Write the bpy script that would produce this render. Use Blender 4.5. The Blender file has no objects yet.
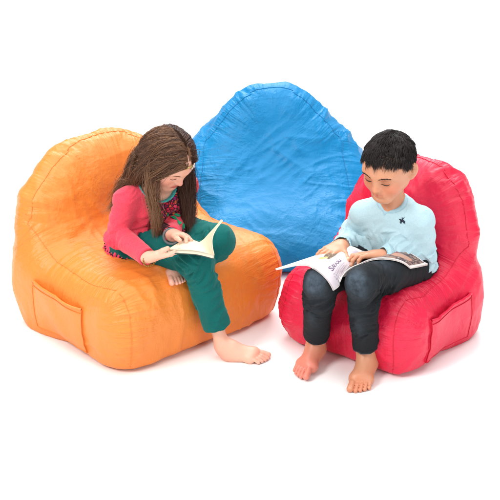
import bpy, bmesh, math, random
import numpy as np
from mathutils import Vector, Matrix
from mathutils.bvhtree import BVHTree
from mathutils.kdtree import KDTree

random.seed(7)
RNG = np.random.default_rng(11)
SC = bpy.context.scene
COL = SC.collection
A = lambda *v: np.array(v, float)

# ------------------------------------------------------------------ camera
TH = math.radians(24); CD = 4.0; ZT = .30; PXM = 340.0
CAM_P = A(0, -CD*math.cos(TH), ZT + CD*math.sin(TH))
CAM_F = A(0, math.cos(TH), -math.sin(TH)); CAM_U = A(0, math.sin(TH), math.cos(TH))
cam = bpy.data.cameras.new('camera'); camo = bpy.data.objects.new('camera', cam); COL.objects.link(camo)
camo.location = CAM_P; camo.rotation_euler = (math.pi/2 - TH, 0, 0)
cam.sensor_width = 36; cam.lens = 18/(250/(PXM*CD)); cam.clip_end = 200
SC.camera = camo

def at(x, y, Y):
    """point at depth Y (metres behind the camera target) that the photo shows at pixel x, y"""
    d = CAM_F + A(1, 0, 0)*(x-250)/(PXM*CD) - CAM_U*(y-250)/(PXM*CD)
    return CAM_P + d*(Y - CAM_P[1])/d[1]

# ------------------------------------------------------------------ noise
def _hash(ix, iy, iz, seed):
    h = (ix.astype(np.int64)*374761393 + iy.astype(np.int64)*668265263 + iz.astype(np.int64)*2147483647 + seed*974711) & 0xffffffff
    h = ((h ^ (h >> 13))*1274126177) & 0xffffffff
    h = ((h ^ (h >> 16))*2246822519) & 0xffffffff
    return (h ^ (h >> 15)) & 0xffffffff

def noise(P, freq, seed=0):
    """3-D gradient noise, about -1..1"""
    X = np.asarray(P)*np.asarray(freq); i = np.floor(X).astype(np.int64); f = X - i
    w = f*f*f*(f*(f*6-15)+10); out = 0
    for a in (0, 1):
        for b in (0, 1):
            for c in (0, 1):
                h = _hash(i[:, 0]+a, i[:, 1]+b, i[:, 2]+c, seed)
                g = np.stack([(h & 1023), ((h >> 10) & 1023), ((h >> 20) & 1023)], 1)/511.5 - 1
                d = (g*(f - A(a, b, c))).sum(1)
                out = out + d*(w[:, 0] if a else 1-w[:, 0])*(w[:, 1] if b else 1-w[:, 1])*(w[:, 2] if c else 1-w[:, 2])
    return out*1.3

def ridge(P, freq, seed=0):
    return 1 - 2*np.abs(noise(P, freq, seed))

def sstep(a, b, x):
    t = np.clip((x-a)/(b-a), 0, 1); return t*t*(3-2*t)

def unit(v):
    v = np.asarray(v, float); return v/np.linalg.norm(v)

# ------------------------------------------------------------------ distance fields
def smin(a, b, k):
    if k <= 0: return np.minimum(a, b)
    h = np.maximum(k - np.abs(a-b), 0)/k
    return np.minimum(a, b) - h*h*k*.25
def smax(a, b, k): return -smin(-a, -b, k)

def cone(a, b, ra, rb):
    a = np.asarray(a, float); b = np.asarray(b, float); ab = b-a; L2 = max(ab@ab, 1e-9)
    def fn(P):
        q = P-a; t = np.clip((q@ab)/L2, 0, 1)
        return np.sqrt(((q - t[:, None]*ab)**2).sum(1)) - (ra + (rb-ra)*t)
    return fn, (a+b)/2, math.sqrt(L2)/2 + max(ra, rb)

def fcone(a, b, ra, rb, axis, s):
    """cone flattened along an axis by factor s (<1 is thinner)"""
    a = np.asarray(a, float); b = np.asarray(b, float); n = unit(axis)
    ab = b-a; sq = lambda v: v + np.outer(v@n, n)*(1/s-1) if v.ndim == 2 else v + (v@n)*n*(1/s-1)
    ab2 = sq(ab); L2 = max(ab2@ab2, 1e-9)
    def fn(P):
        q = sq(P-a); t = np.clip((q@ab2)/L2, 0, 1)
        return (np.sqrt(((q - t[:, None]*ab2)**2).sum(1)) - (ra + (rb-ra)*t))*(s if s < 1 else 1)
    return fn, (a+b)/2, np.linalg.norm(ab)/2 + max(ra, rb)*max(1, s)

def ell(c, r, M=None):
    c = np.asarray(c, float); r = np.asarray(r, float)
    def fn(P):
        q = P-c
        if M is not None: q = q@M          # columns of M are the ellipsoid's axes
        k0 = np.sqrt(((q/r)**2).sum(1)); k1 = np.sqrt(((q/(r*r))**2).sum(1)) + 1e-9
        return np.where(k0 < 1e-6, -r.min(), k0*(k0-1)/k1)
    return fn, c, r.max()

class Field:
    def __init__(s): s.ops = []; s.post = None
    def add(s, prim, k=.01): s.ops.append((prim[0], prim[1], prim[2], k, 'u')); return s
    def sub(s, prim, k=.006): s.ops.append((prim[0], prim[1], prim[2], k, 's')); return s
    def cut(s, point, normal, k=.003, c=None, r=9):
        """remove what lies on the normal's side of a plane (only within r of c, when given)"""
        p = np.asarray(point, float); n = unit(normal)
        if c is None: s.ops.append((lambda P: (P-p)@n, p, 99, k, 'i'))
        else:
            c = np.asarray(c, float)
            s.ops.append((lambda P: np.maximum(-((P-p)@n), np.sqrt(((P-c)**2).sum(1))-r), c, r, k, 's'))
        return s
    def disp(s, fn):
        """displace what has been built so far (folds); cuts added later stay clean"""
        s.ops.append((fn, A(0, 0, 0), 99, 0, 'p')); return s
    def __call__(s, P):
        d = np.full(len(P), 1.0)
        for fn, c, r, k, m in s.ops:
            if m == 'u': d = smin(d, fn(P), k)
            elif m == 's': d = smax(d, -fn(P), k)
            elif m == 'p': d = fn(P, d)
            else: d = smax(d, fn(P), k)
        if s.post is not None: d = s.post(P, d)
        return d
    def bounds(s):
        lo = np.min([c-r for _, c, r, k, m in s.ops if m == 'u'], 0); hi = np.max([c+r for _, c, r, k, m in s.ops if m == 'u'], 0)
        return lo-.02, hi+.02

def mesh_field(fld, h, lo=None, hi=None, margin=.012):
    if lo is None: lo, hi = fld.bounds()
    B = 8; n = np.ceil((hi-lo)/(h*B)).astype(int)
    vol = np.full(n*B+1, 1.0, np.float32)
    g = np.stack(np.meshgrid(*[np.arange(k) for k in n], indexing='ij'), -1).reshape(-1, 3)
    cen = lo + (g+.5)*B*h; R = B*h*.87
    dc = fld(cen); keep = np.abs(dc) < R*1.15 + margin
    for gi, d in zip(g[dc < -R*1.15-margin], dc[dc < -R*1.15-margin]):
        vol[gi[0]*B:gi[0]*B+B+1, gi[1]*B:gi[1]*B+B+1, gi[2]*B:gi[2]*B+B+1] = -1
    gk = g[keep]; ck = cen[keep]
    off = np.stack(np.meshgrid(*[np.arange(B+1)]*3, indexing='ij'), -1).reshape(-1, 3)
    m = len(off)
    CH = 1500
    for s0 in range(0, len(gk), CH):
        gg = gk[s0:s0+CH]; cc = ck[s0:s0+CH]
        P = (lo + (gg[:, None, :]*B + off[None])*h)
        d = np.full((len(gg), m), 1.0)
        for fn, c, r, k, md in fld.ops:
            if md == 'p':
                d = fn(P.reshape(-1, 3), d.reshape(-1)).reshape(d.shape); continue
            rel = np.sqrt(((cc-c)**2).sum(1)) - r < R + k + .02 if md != 'i' else np.ones(len(gg), bool)
            if not rel.any(): continue
            v = fn(P[rel].reshape(-1, 3)).reshape(-1, m)
            if md == 'u': d[rel] = smin(d[rel], v, k)
            elif md == 's': d[rel] = smax(d[rel], -v, k)
            else: d[rel] = smax(d[rel], v, k)
        if fld.post is not None: d = fld.post(P.reshape(-1, 3), d.reshape(-1)).reshape(d.shape)
        d = d.reshape(-1, B+1, B+1, B+1)
        for q, gi in enumerate(gg):
            vol[gi[0]*B:gi[0]*B+B+1, gi[1]*B:gi[1]*B+B+1, gi[2]*B:gi[2]*B+B+1] = d[q]
    return nets(vol, lo, h)

def nets(vol, lo, h):
    ins = vol < 0
    c = [ins[a:ins.shape[0]-1+a, b:ins.shape[1]-1+b, e:ins.shape[2]-1+e] for a in (0, 1) for b in (0, 1) for e in (0, 1)]
    cnt = sum(x.astype(np.int8) for x in c); act = (cnt > 0) & (cnt < 8)
    I = np.argwhere(act); idx = np.full(act.shape, -1, np.int32); idx[act] = np.arange(len(I))
    corners = [A(a, b, e).astype(int) for a in (0, 1) for b in (0, 1) for e in (0, 1)]
    V = [vol[I[:, 0]+k[0], I[:, 1]+k[1], I[:, 2]+k[2]] for k in corners]
    acc = np.zeros((len(I), 3)); num = np.zeros(len(I))
    for p in range(8):
        for q in range(p+1, 8):
            if np.abs(corners[p]-corners[q]).sum() != 1: continue
            x = (V[p] < 0) != (V[q] < 0); t = V[p]/np.where(x, V[p]-V[q], 1)
            acc += np.where(x[:, None], corners[p] + t[:, None]*(corners[q]-corners[p]), 0); num += x
    verts = lo + (I + acc/num[:, None])*h
    F = []
    for ax in range(3):
        sl0 = [slice(None)]*3; sl1 = [slice(None)]*3; sl0[ax] = slice(0, -1); sl1[ax] = slice(1, None)
        a0 = ins[tuple(sl0)]; a1 = ins[tuple(sl1)]; E = np.argwhere(a0 != a1)
        o = [k for k in range(3) if k != ax]
        ok = (E[:, o[0]] > 0) & (E[:, o[1]] > 0) & (E[:, o[0]] < ins.shape[o[0]]-1) & (E[:, o[1]] < ins.shape[o[1]]-1)
        E = E[ok]; d0 = np.zeros(3, int); d1 = np.zeros(3, int); d0[o[0]] = 1; d1[o[1]] = 1
        q = [idx[tuple((E-s).T)] for s in (d0*0, d0, d0+d1, d1)]
        q = np.stack(q, 1); flip = a0[tuple(E.T)]
        if ax == 1: flip = ~flip
        q[~flip] = q[~flip][:, ::-1]
        F.append(q)
    return verts, np.concatenate(F)

def normals(V, F):
    n = np.cross(V[F[:, 2]]-V[F[:, 0]], V[F[:, 3]]-V[F[:, 1]]); N = np.zeros_like(V)
    for k in range(4): np.add.at(N, F[:, k], n)
    return N/(np.linalg.norm(N, axis=1)[:, None] + 1e-12)

def relax(V, F, it=2, lam=.5):
    """Laplacian smoothing"""
    for _ in range(it):
        S = np.zeros_like(V); c = np.zeros(len(V))
        for k in range(4):
            a = F[:, k]; b = F[:, (k+1) % 4]
            np.add.at(S, a, V[b]); np.add.at(c, a, 1); np.add.at(S, b, V[a]); np.add.at(c, b, 1)
        V = V + lam*(S/np.maximum(c, 1)[:, None] - V)
    return V

# ------------------------------------------------------------------ objects
def make(name, V, F, mat, parent=None, col=None, smooth=True):
    me = bpy.data.meshes.new(name)
    V = np.asarray(V, np.float32)
    if isinstance(F, np.ndarray):
        n, k = F.shape
        me.vertices.add(len(V)); me.vertices.foreach_set('co', V.ravel())
        me.loops.add(n*k); me.loops.foreach_set('vertex_index', F.astype(np.int32).ravel())
        me.polygons.add(n); me.polygons.foreach_set('loop_start', np.arange(0, n*k, k, dtype=np.int32))
        me.polygons.foreach_set('loop_total', np.full(n, k, np.int32))
        me.update(calc_edges=True); me.validate()
    else:
        me.from_pydata([tuple(map(float, v)) for v in V], [], F); me.update()
    if smooth: me.polygons.foreach_set('use_smooth', np.ones(len(me.polygons), bool))
    for nm, c in (col or {}).items():
        c = np.asarray(c, np.float32)
        if c.ndim == 1: c = np.repeat(c[:, None], 3, 1)
        at_ = me.color_attributes.new(nm, 'FLOAT_COLOR', 'POINT')
        at_.data.foreach_set('color', np.concatenate([c, np.ones((len(c), 1), np.float32)], 1).astype(np.float32).ravel())
    for m in (mat if isinstance(mat, (list, tuple)) else [mat]): me.materials.append(m)
    o = bpy.data.objects.new(name, me); COL.objects.link(o)
    if parent is not None: o.parent = parent
    return o

def empty(name, loc, rz=0, **props):
    o = bpy.data.objects.new(name, None); COL.objects.link(o); o.location = loc; o.rotation_euler = (0, 0, rz)
    o.empty_display_size = .1
    for k, v in props.items(): o[k] = v
    return o

def tubes(paths, radii, sides=6, closed=False, cap=True):
    """paths (n, m, 3) or a list of paths; radii scalar, (m,) or per path: swept tubes in one mesh"""
    VV = []; FF = []; base = 0
    for q, p in enumerate(paths):
        p = np.asarray(p, float); m = len(p)
        r = radii[q] if isinstance(radii, list) else radii
        r = np.broadcast_to(np.asarray(r, float), (m,))
        t = np.gradient(p, axis=0) if not closed else np.roll(p, -1, 0)-np.roll(p, 1, 0)
        t /= np.linalg.norm(t, axis=1)[:, None] + 1e-12
        up = A(.31, .53, .79); a = np.cross(t, up); bad = np.linalg.norm(a, axis=1) < .1
        a[bad] = np.cross(t[bad], A(1, 0, 0)); a /= np.linalg.norm(a, axis=1)[:, None] + 1e-12
        b = np.cross(t, a); an = np.arange(sides)*2*math.pi/sides
        V = p[:, None] + r[:, None, None]*(np.cos(an)[None, :, None]*a[:, None] + np.sin(an)[None, :, None]*b[:, None])
        VV.append(V.reshape(-1, 3)); mm = m if closed else m-1
        i = np.arange(mm)[:, None]; j = np.arange(sides)[None]
        i2 = (i+1) % m; j2 = (j+1) % sides
        FF.append(np.stack([base+i*sides+j, base+i*sides+j2, base+i2*sides+j2, base+i2*sides+j], -1).reshape(-1, 4))
        base += m*sides
    return np.concatenate(VV), np.concatenate(FF)

def sheet(G, th):
    """solid sheet from a grid of points G (a, b, 3), thickness th"""
    a, b, _ = G.shape; du = np.gradient(G, axis=0); dv = np.gradient(G, axis=1)
    n = np.cross(du, dv); n /= np.linalg.norm(n, axis=2)[..., None] + 1e-12
    V = np.concatenate([(G+n*th/2).reshape(-1, 3), (G-n*th/2).reshape(-1, 3)]); N = a*b
    F = []
    for i in range(a-1):
        for j in range(b-1):
            q = [i*b+j, (i+1)*b+j, (i+1)*b+j+1, i*b+j+1]; F.append(q); F.append([N+x for x in q[::-1]])
    def rim(s):
        for x, y in zip(s[:-1], s[1:]): F.append([y, x, N+x, N+y])
    rim([i*b for i in range(a)][::-1]); rim([i*b+b-1 for i in range(a)])
    rim(list(range(b))); rim([(a-1)*b+j for j in range(b)][::-1])
    return V, np.array(F)

def resample(pts, n):
    """smooth Catmull-Rom curve through pts with n even samples"""
    p = np.asarray(pts, float); p = np.concatenate([[2*p[0]-p[1]], p, [2*p[-1]-p[-2]]]); out = []
    for i in range(1, len(p)-2):
        t = np.linspace(0, 1, 24, endpoint=False)[:, None]
        out.append(.5*(2*p[i] + (p[i+1]-p[i-1])*t + (2*p[i-1]-5*p[i]+4*p[i+1]-p[i+2])*t**2 + (3*p[i]-p[i-1]-3*p[i+1]+p[i+2])*t**3))
    out = np.concatenate(out + [p[-2:-1]]); s = np.concatenate([[0], np.cumsum(np.linalg.norm(np.diff(out, axis=0), axis=1))])
    q = np.linspace(0, s[-1], n); return np.stack([np.interp(q, s, out[:, k]) for k in range(3)], 1)

# ------------------------------------------------------------------ materials
def lin(r, g, b):
    f = lambda c: c/12.92 if c <= .04045 else ((c+.055)/1.055)**2.4
    return (f(r/255), f(g/255), f(b/255), 1)

class Mat:
    def __init__(s, name, color=(.8, .8, .8, 1), rough=.6, **kw):
        s.m = bpy.data.materials.new(name); s.m.use_nodes = True; s.nt = s.m.node_tree; s.b = s.nt.nodes['Principled BSDF']
        s.b.inputs['Base Color'].default_value = color; s.b.inputs['Roughness'].default_value = rough
        for k, v in kw.items(): s.b.inputs[k].default_value = v
    def n(s, t, **kw):
        nd = s.nt.nodes.new(t)
        for k, v in kw.items():
            if k.startswith('i_'): nd.inputs[k[2:].replace('_', ' ')].default_value = v
            else: setattr(nd, k, v)
        return nd
    def l(s, a, b): s.nt.links.new(a, b)
    def coord(s, scale=(1, 1, 1)):
        c = s.n('ShaderNodeTexCoord'); m = s.n('ShaderNodeMapping'); m.inputs['Scale'].default_value = scale
        s.l(c.outputs['Object'], m.inputs['Vector']); return m.outputs['Vector']
    def noise(s, scale, detail=4, rough=.5, vec=None, kind='FBM', dist=0):
        t = s.n('ShaderNodeTexNoise', noise_type=kind); t.inputs['Scale'].default_value = scale; t.inputs['Detail'].default_value = detail
        t.inputs['Roughness'].default_value = rough; t.inputs['Distortion'].default_value = dist
        s.l(vec if vec is not None else s.coord(), t.inputs['Vector']); return t.outputs['Fac']
    def mix(s, fac, a, b, mode='MIX'):
        x = s.n('ShaderNodeMix', data_type='RGBA', blend_type=mode)
        for sock, v in ((x.inputs[0], fac), (x.inputs[6], a), (x.inputs[7], b)):
            if hasattr(v, 'links'): s.l(v, sock)
            else: sock.default_value = v
        return x.outputs[2]
    def math(s, op, a, b=0.0, clamp=False):
        x = s.n('ShaderNodeMath', operation=op, use_clamp=clamp)
        for sock, v in ((x.inputs[0], a), (x.inputs[1], b)):
            if hasattr(v, 'links'): s.l(v, sock)
            else: sock.default_value = v
        return x.outputs[0]
    def attr(s, name):
        a = s.n('ShaderNodeAttribute', attribute_name=name); return a.outputs['Color'], a.outputs['Fac']
    def ramp(s, fac, stops, interp='LINEAR'):
        r = s.n('ShaderNodeValToRGB'); cr = r.color_ramp; cr.interpolation = interp
        while len(cr.elements) < len(stops): cr.elements.new(.5)
        for e, (p, c) in zip(cr.elements, stops): e.position = p; e.color = c
        s.l(fac, r.inputs[0]); return r.outputs[0]
    def base(s, sock): s.l(sock, s.b.inputs['Base Color'])
    def bump(s, h, strength=.3, dist=.002, prev=None):
        b = s.n('ShaderNodeBump'); b.inputs['Strength'].default_value = strength; b.inputs['Distance'].default_value = dist
        s.l(h, b.inputs['Height'])
        if prev is not None: s.l(prev, b.inputs['Normal'])
        s.l(b.outputs[0], s.b.inputs['Normal']); return b.outputs[0]
# ------------------------------------------------------------------ ground and light
def floor_mat():
    m = Mat('white_floor', (.9, .9, .9, 1), .7); m.b.inputs['Specular IOR Level'].default_value = .2
    return m.m
fl = make('floor', [(-40, -20, 0), (40, -20, 0), (40, 60, 0), (-40, 60, 0)], [(0, 1, 2, 3)], floor_mat())
fl['kind'] = 'structure'

def area(name, loc, target, size, power, color=(1, 1, 1)):
    l = bpy.data.lights.new(name, 'AREA'); l.shape = 'DISK'; l.size = size; l.energy = power; l.color = color
    o = bpy.data.objects.new(name, l); COL.objects.link(o); o.location = loc
    o.rotation_euler = (Vector(target)-Vector(loc)).to_track_quat('-Z', 'Y').to_euler(); return o
area('soft_lamp', (-2.6, -2.4, 3.4), (0, .2, .2), 1.7, 150, (1, .985, .96))
area('soft_lamp', (2.6, -3.8, 1.9), (0, .1, .2), 2.4, 60)
area('soft_lamp', (0, 6.5, 5.5), (0, 6.5, 0), 6.0, 800)  # added lamp, keeps the far floor from going grey
area('soft_lamp', (0.3, .8, 5.0), (0, .6, 0), 8.0, 400)  # added overhead lamp, whitens the floor and softens shadows on it
W = bpy.data.worlds.new('World'); SC.world = W; W.use_nodes = True
W.node_tree.nodes['Background'].inputs[0].default_value = (1, 1, 1, 1); W.node_tree.nodes['Background'].inputs[1].default_value = .46
SC.view_settings.view_transform = 'Standard'; SC.view_settings.look = 'None'; SC.view_settings.gamma = 1; SC.view_settings.exposure = 0.0
SC.cycles.max_bounces = 10; SC.cycles.diffuse_bounces = 6; SC.cycles.use_denoising = True

# ------------------------------------------------------------------ bean bag chairs
def nylon(name, c, dark, cr=1.3, spec=.46):
    m = Mat(name, c, .46); m.b.inputs['Specular IOR Level'].default_value = spec
    m.b.inputs['Sheen Weight'].default_value = .03; m.b.inputs['Sheen Roughness'].default_value = .4
    v = m.coord(); n = m.noise(3.0, 3, .5, v)
    m.base(m.mix(n, dark, c))
    # crinkled nylon: broad creases, faceted crumples, a fine papery grain
    w = m.n('ShaderNodeVectorMath', operation='ADD'); nz = m.n('ShaderNodeTexNoise'); nz.inputs['Scale'].default_value = 14; nz.inputs['Detail'].default_value = 4
    sc = m.n('ShaderNodeVectorMath', operation='SCALE'); sc.inputs['Scale'].default_value = .06
    m.l(v, nz.inputs['Vector']); m.l(nz.outputs['Color'], sc.inputs[0]); m.l(v, w.inputs[0]); m.l(sc.outputs[0], w.inputs[1]); wv = w.outputs[0]
    def crumple(scale):
        t = m.n('ShaderNodeTexVoronoi', feature='F1'); t.inputs['Scale'].default_value = scale; t.inputs['Detail'].default_value = 1.5; t.inputs['Roughness'].default_value = .55
        m.l(wv, t.inputs['Vector']); return t.outputs['Distance']
    patch = m.ramp(m.noise(5, 3, .5, v), [(.35, (.25, .25, .25, 1)), (.65, (1, 1, 1, 1))])
    n1 = m.noise(13, 5, .6, wv, 'RIDGED_MULTIFRACTAL', .3)
    # gathers square to the seams: the mesh carries each point's place along and away from its seam
    pc, _ = m.attr('seam_place'); sp = m.n('ShaderNodeSeparateColor'); m.l(pc, sp.inputs[0])
    def gathers(fs, fd):
        cb = m.n('ShaderNodeCombineXYZ'); m.l(m.math('MULTIPLY', sp.outputs[0], fs), cb.inputs[0]); m.l(m.math('MULTIPLY', sp.outputs[1], fd), cb.inputs[1])
        t = m.n('ShaderNodeTexNoise'); t.inputs['Scale'].default_value = 1; t.inputs['Detail'].default_value = 2; t.inputs['Distortion'].default_value = .3; m.l(cb.outputs[0], t.inputs['Vector'])
        r = m.math('SUBTRACT', 1.0, m.math('MULTIPLY', m.math('ABSOLUTE', m.math('SUBTRACT', t.outputs['Fac'], .5)), 4.0), True)
        return m.math('MULTIPLY', m.math('POWER', r, 1.6), sp.outputs[2])
    b = m.bump(gathers(60, 7), .44, .0060); b = m.bump(gathers(125, 13), .20, .0026, b)
    b = m.bump(n1, .26, .007, b); b = m.bump(m.math('MULTIPLY', crumple(24), patch), .16*cr, .008, b)
    b = m.bump(m.math('MULTIPLY', crumple(70), patch), .20*cr, .0035, b); b = m.bump(m.noise(150, 3, .6, wv), .20, .0010, b)
    return m.m

def chair_surface(w, d, prof, zf, zb, top, lean, kb, seed, dents=(), h=.0050, yb0=.06, thb=.30, tht=.17, ruck=1.0, crumple=1.0, rc=.085, kr=.085):
    """mesh of a bean bag lounger: puffy seat block plus leaning tapered back. Faces local -y."""
    zs = np.array([p[0] for p in prof]); hs = np.array([p[1] for p in prof])
    # outline of the back as a polygon
    zz = np.linspace(0, top, 60); hw = np.interp(zz, zs, hs)
    def yc(z): return yb0 + lean*np.clip(z, 0, 1) + .5*(thb + (tht-thb)*np.clip(z/top, 0, 1))
    def fld(P):
        x, y, z = P[:, 0], P[:, 1], P[:, 2]
        # seat block: rounded plan, bulging sides
        zn = np.clip(z/zf, 0, 1); bul = .028*np.sin(math.pi*np.clip(zn*.95+.02, 0, 1))
        r = rc; qx = np.abs(x)-(w/2-.03+bul-r); qy = np.abs(y)-(d/2-.03+bul-r)
        dp = np.sqrt(np.maximum(qx, 0)**2 + np.maximum(qy, 0)**2) + np.minimum(np.maximum(qx, qy), 0) - r
        t = np.clip((y+d/2)/d, 0, 1)
        ztop = zf + (zb-zf)*t + .018*np.cos(np.clip(x/w, -.5, .5)*math.pi)
        dz = z-ztop
        a = smax(dp, dz, kr); a = smax(a, -z + .0, .035)
        # back: tapered outline, pillowed thickness
        hwz = np.interp(z, zs, hs); sl = np.gradient(hw, zz); slz = np.interp(z, zz, sl)
        dx = (np.abs(x)-hwz)/np.sqrt(1+np.clip(slz, -2.5, 2.5)**2); dx = np.maximum(dx, (z-top)*.9)
        half = .5*(thb + (tht-thb)*np.clip(z/top, 0, 1))
        pill = np.clip(-dx/.12, 0, 1); half = half*(.72+.28*np.sqrt(pill))
        dy = (np.abs(y-yc(z))-half)*.93
        b = smax(dx, dy, .10); b = smax(b, -z, .035)
        dd = smin(a, b, kb)
        for c, r, k in dents:                       # hollows pressed by the sitters
            c = np.asarray(c); q = np.sqrt((((P-c)/np.asarray(r))**2).sum(1)); dd = smax(dd, (1-q)*min(r), k)
        return dd
    f = Field(); f.ops.append((fld, A(0, 0, .3), .9, 0, 'u'))
    V, F = mesh_field(f, h, A(-w/2-.07, -d/2-.08, -.02), A(w/2+.07, d/2+.22, top+.06))
    V = relax(V, F, 2); V[:, 2] = np.maximum(V[:, 2], 0.001)
    N = normals(V, F)
    bvh = BVHTree.FromPolygons(V.tolist(), F.tolist())
    # seams: both edges of the long front-seat-back strip, a cross seam behind the seat, one round the bottom
    seams = []
    for s in (-1, 1):
        pts = [(s*(w/2-.045), -d/2+.0, .0), (s*(w/2-.045), -d/2-.01, zf*.5), (s*(w/2-.045), -d/2+.0, zf*.85), (s*(w/2-.045), -d/2+.06, zf+.01), (s*(w/2-.03), -d*.2, zf), (s*(w/2-.035), yb0-.06, zb+.05)]
        for z in np.linspace(zb+.10, top-.015, 7):
            pts.append((s*max(np.interp(z, zs, hs)-.004, .0), yb0+lean*z+.035, z))
        seams.append((resample(pts, 260), 1.0))
    hwt = float(np.interp(top-.015, zs, hs))
    seams.append((resample([(-hwt*.99, yb0+lean*top+.04, top-.012), (0, yb0+lean*top+.05, top+.01), (hwt*.99, yb0+lean*top+.04, top-.012)], 60), 1.0))
    ring = [(sx*(w/2-.02), sy*(d/2-.02), .025) for sx, sy in ((-1, -1), (-.3, -1.03), (.3, -1.03), (1, -1), (1.03, 0), (1, 1), (-1, 1), (-1.03, 0), (-1, -1))]
    seams.append((resample(ring, 300), .35))
    SP = []; SS = []; SA = []; s0 = 0; sp = []
    for pts, amp in seams:
        pr = np.array([bvh.find_nearest(Vector(p))[0] for p in pts]); pr[1:-1] = (pr[:-2]+2*pr[1:-1]+pr[2:])/4
        sp.append(pr); ss = np.concatenate([[0], np.cumsum(np.linalg.norm(np.diff(pr, axis=0), axis=1))])
        SP.append(pr); SS.append(ss+s0); SA.append(np.full(len(pr), amp)); s0 += ss[-1]+3.7
    SP = np.concatenate(SP); SS = np.concatenate(SS); SA = np.concatenate(SA)
    kd = KDTree(len(SP))
    for i, p in enumerate(SP): kd.insert(p, i)
    kd.balance()
    nn = [kd.find(v) for v in V]; si = np.array([q[1] for q in nn]); sd = np.array([q[2] for q in nn])
    TG = np.gradient(SP, axis=0); TG /= np.linalg.norm(TG, axis=1)[:, None] + 1e-9
    sx_ = SS[si] + np.clip(((V-SP[si])*TG[si]).sum(1), -.012, .012)
    s = sx_ + .12*noise(V, 5, seed+9)*sd; amp = SA[si]
    # puckers run square to the seam and die away from it; irregular lengths and spacing
    Q = np.stack([s, sd*.35, np.full_like(s, seed)], 1)
    L = .035 + .075*np.clip(1+1.3*noise(Q, (9, 0, 1), seed+3), .15, 2.6)
    tri = lambda fq, sd_: 1-2*np.abs(noise(Q, (fq, 4, 1), sd_))          # sharp-crested gathers
    puck = (noise(Q, (26, 3, 1), seed)*.55 + tri(44, seed+1)*.42 + tri(80, seed+2)*.22 - .2)*np.exp(-sd/L)
    groove = -np.exp(-(sd/.008)**2)
    W1 = V + .05*np.stack([noise(V, 5, seed+20+k) for k in range(3)], 1)
    broad = noise(W1, (4, 4, 4), seed+4)
    creas = np.zeros(len(V)); creas2 = np.zeros(len(V)); rr = np.random.default_rng(seed)
    for k in range(9):                              # straight creases thrown in several directions, each in its own patches
        a_ = unit(rr.normal(size=3)*A(1, .7, 1)); b_ = unit(np.cross(a_, rr.normal(size=3))); M_ = np.stack([a_, b_, np.cross(a_, b_)], 1)
        W2 = V + .018*np.stack([noise(V, 7, seed+60+3*k+q) for q in range(3)], 1)
        m1 = sstep(.02, .42, noise(V, 3.6, seed+100+k)); m2 = sstep(.0, .4, noise(V, 5.5, seed+130+k))
        creas += m1*np.clip(1-2.2*np.abs(noise(W2@M_, (7.5, 1.6, 1.6), seed+160+k)), 0, 1)**2.2
        creas2 += m2*np.clip(1-2.2*np.abs(noise(W2@M_, (21, 4, 4), seed+190+k)), 0, 1)**2
    fine = noise(W1, 38, seed+7)
    mask = .45 + .55*sstep(-.3, .5, noise(V, 3.5, seed+8))
    disp = amp*ruck*puck*.0095 + amp*groove*.0010 + broad*.012 + crumple*(mask*(creas*.0085 + creas2*.0050*crumple) + fine*.0007*mask)
    disp *= sstep(0, .03, V[:, 2])*.9 + .1
    V = V + N*disp[:, None]; V[:, 2] = np.maximum(V[:, 2], .001)
    jump = np.zeros(len(V))
    for k in range(4):
        a_, b_ = F[:, k], F[:, (k+1) % 4]; dj = (np.abs(s[a_]-s[b_]) > .03).astype(float); np.maximum.at(jump, a_, dj); np.maximum.at(jump, b_, dj)
    for _ in range(7):
        j2 = jump.copy()
        for k in range(4):
            a_, b_ = F[:, k], F[:, (k+1) % 4]; np.maximum.at(j2, a_, jump[b_]*.86); np.maximum.at(j2, b_, jump[a_]*.86)
        jump = j2
    place = np.stack([s, sd, np.clip(amp, 0, 1)*np.exp(-(sd/(L*1.1))**1.5)*(1-sstep(.3, .8, jump))*(.35+.65*sstep(-.3, .3, noise(V, 6, seed+33)))], 1)
    return V, F, sp, place

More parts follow.
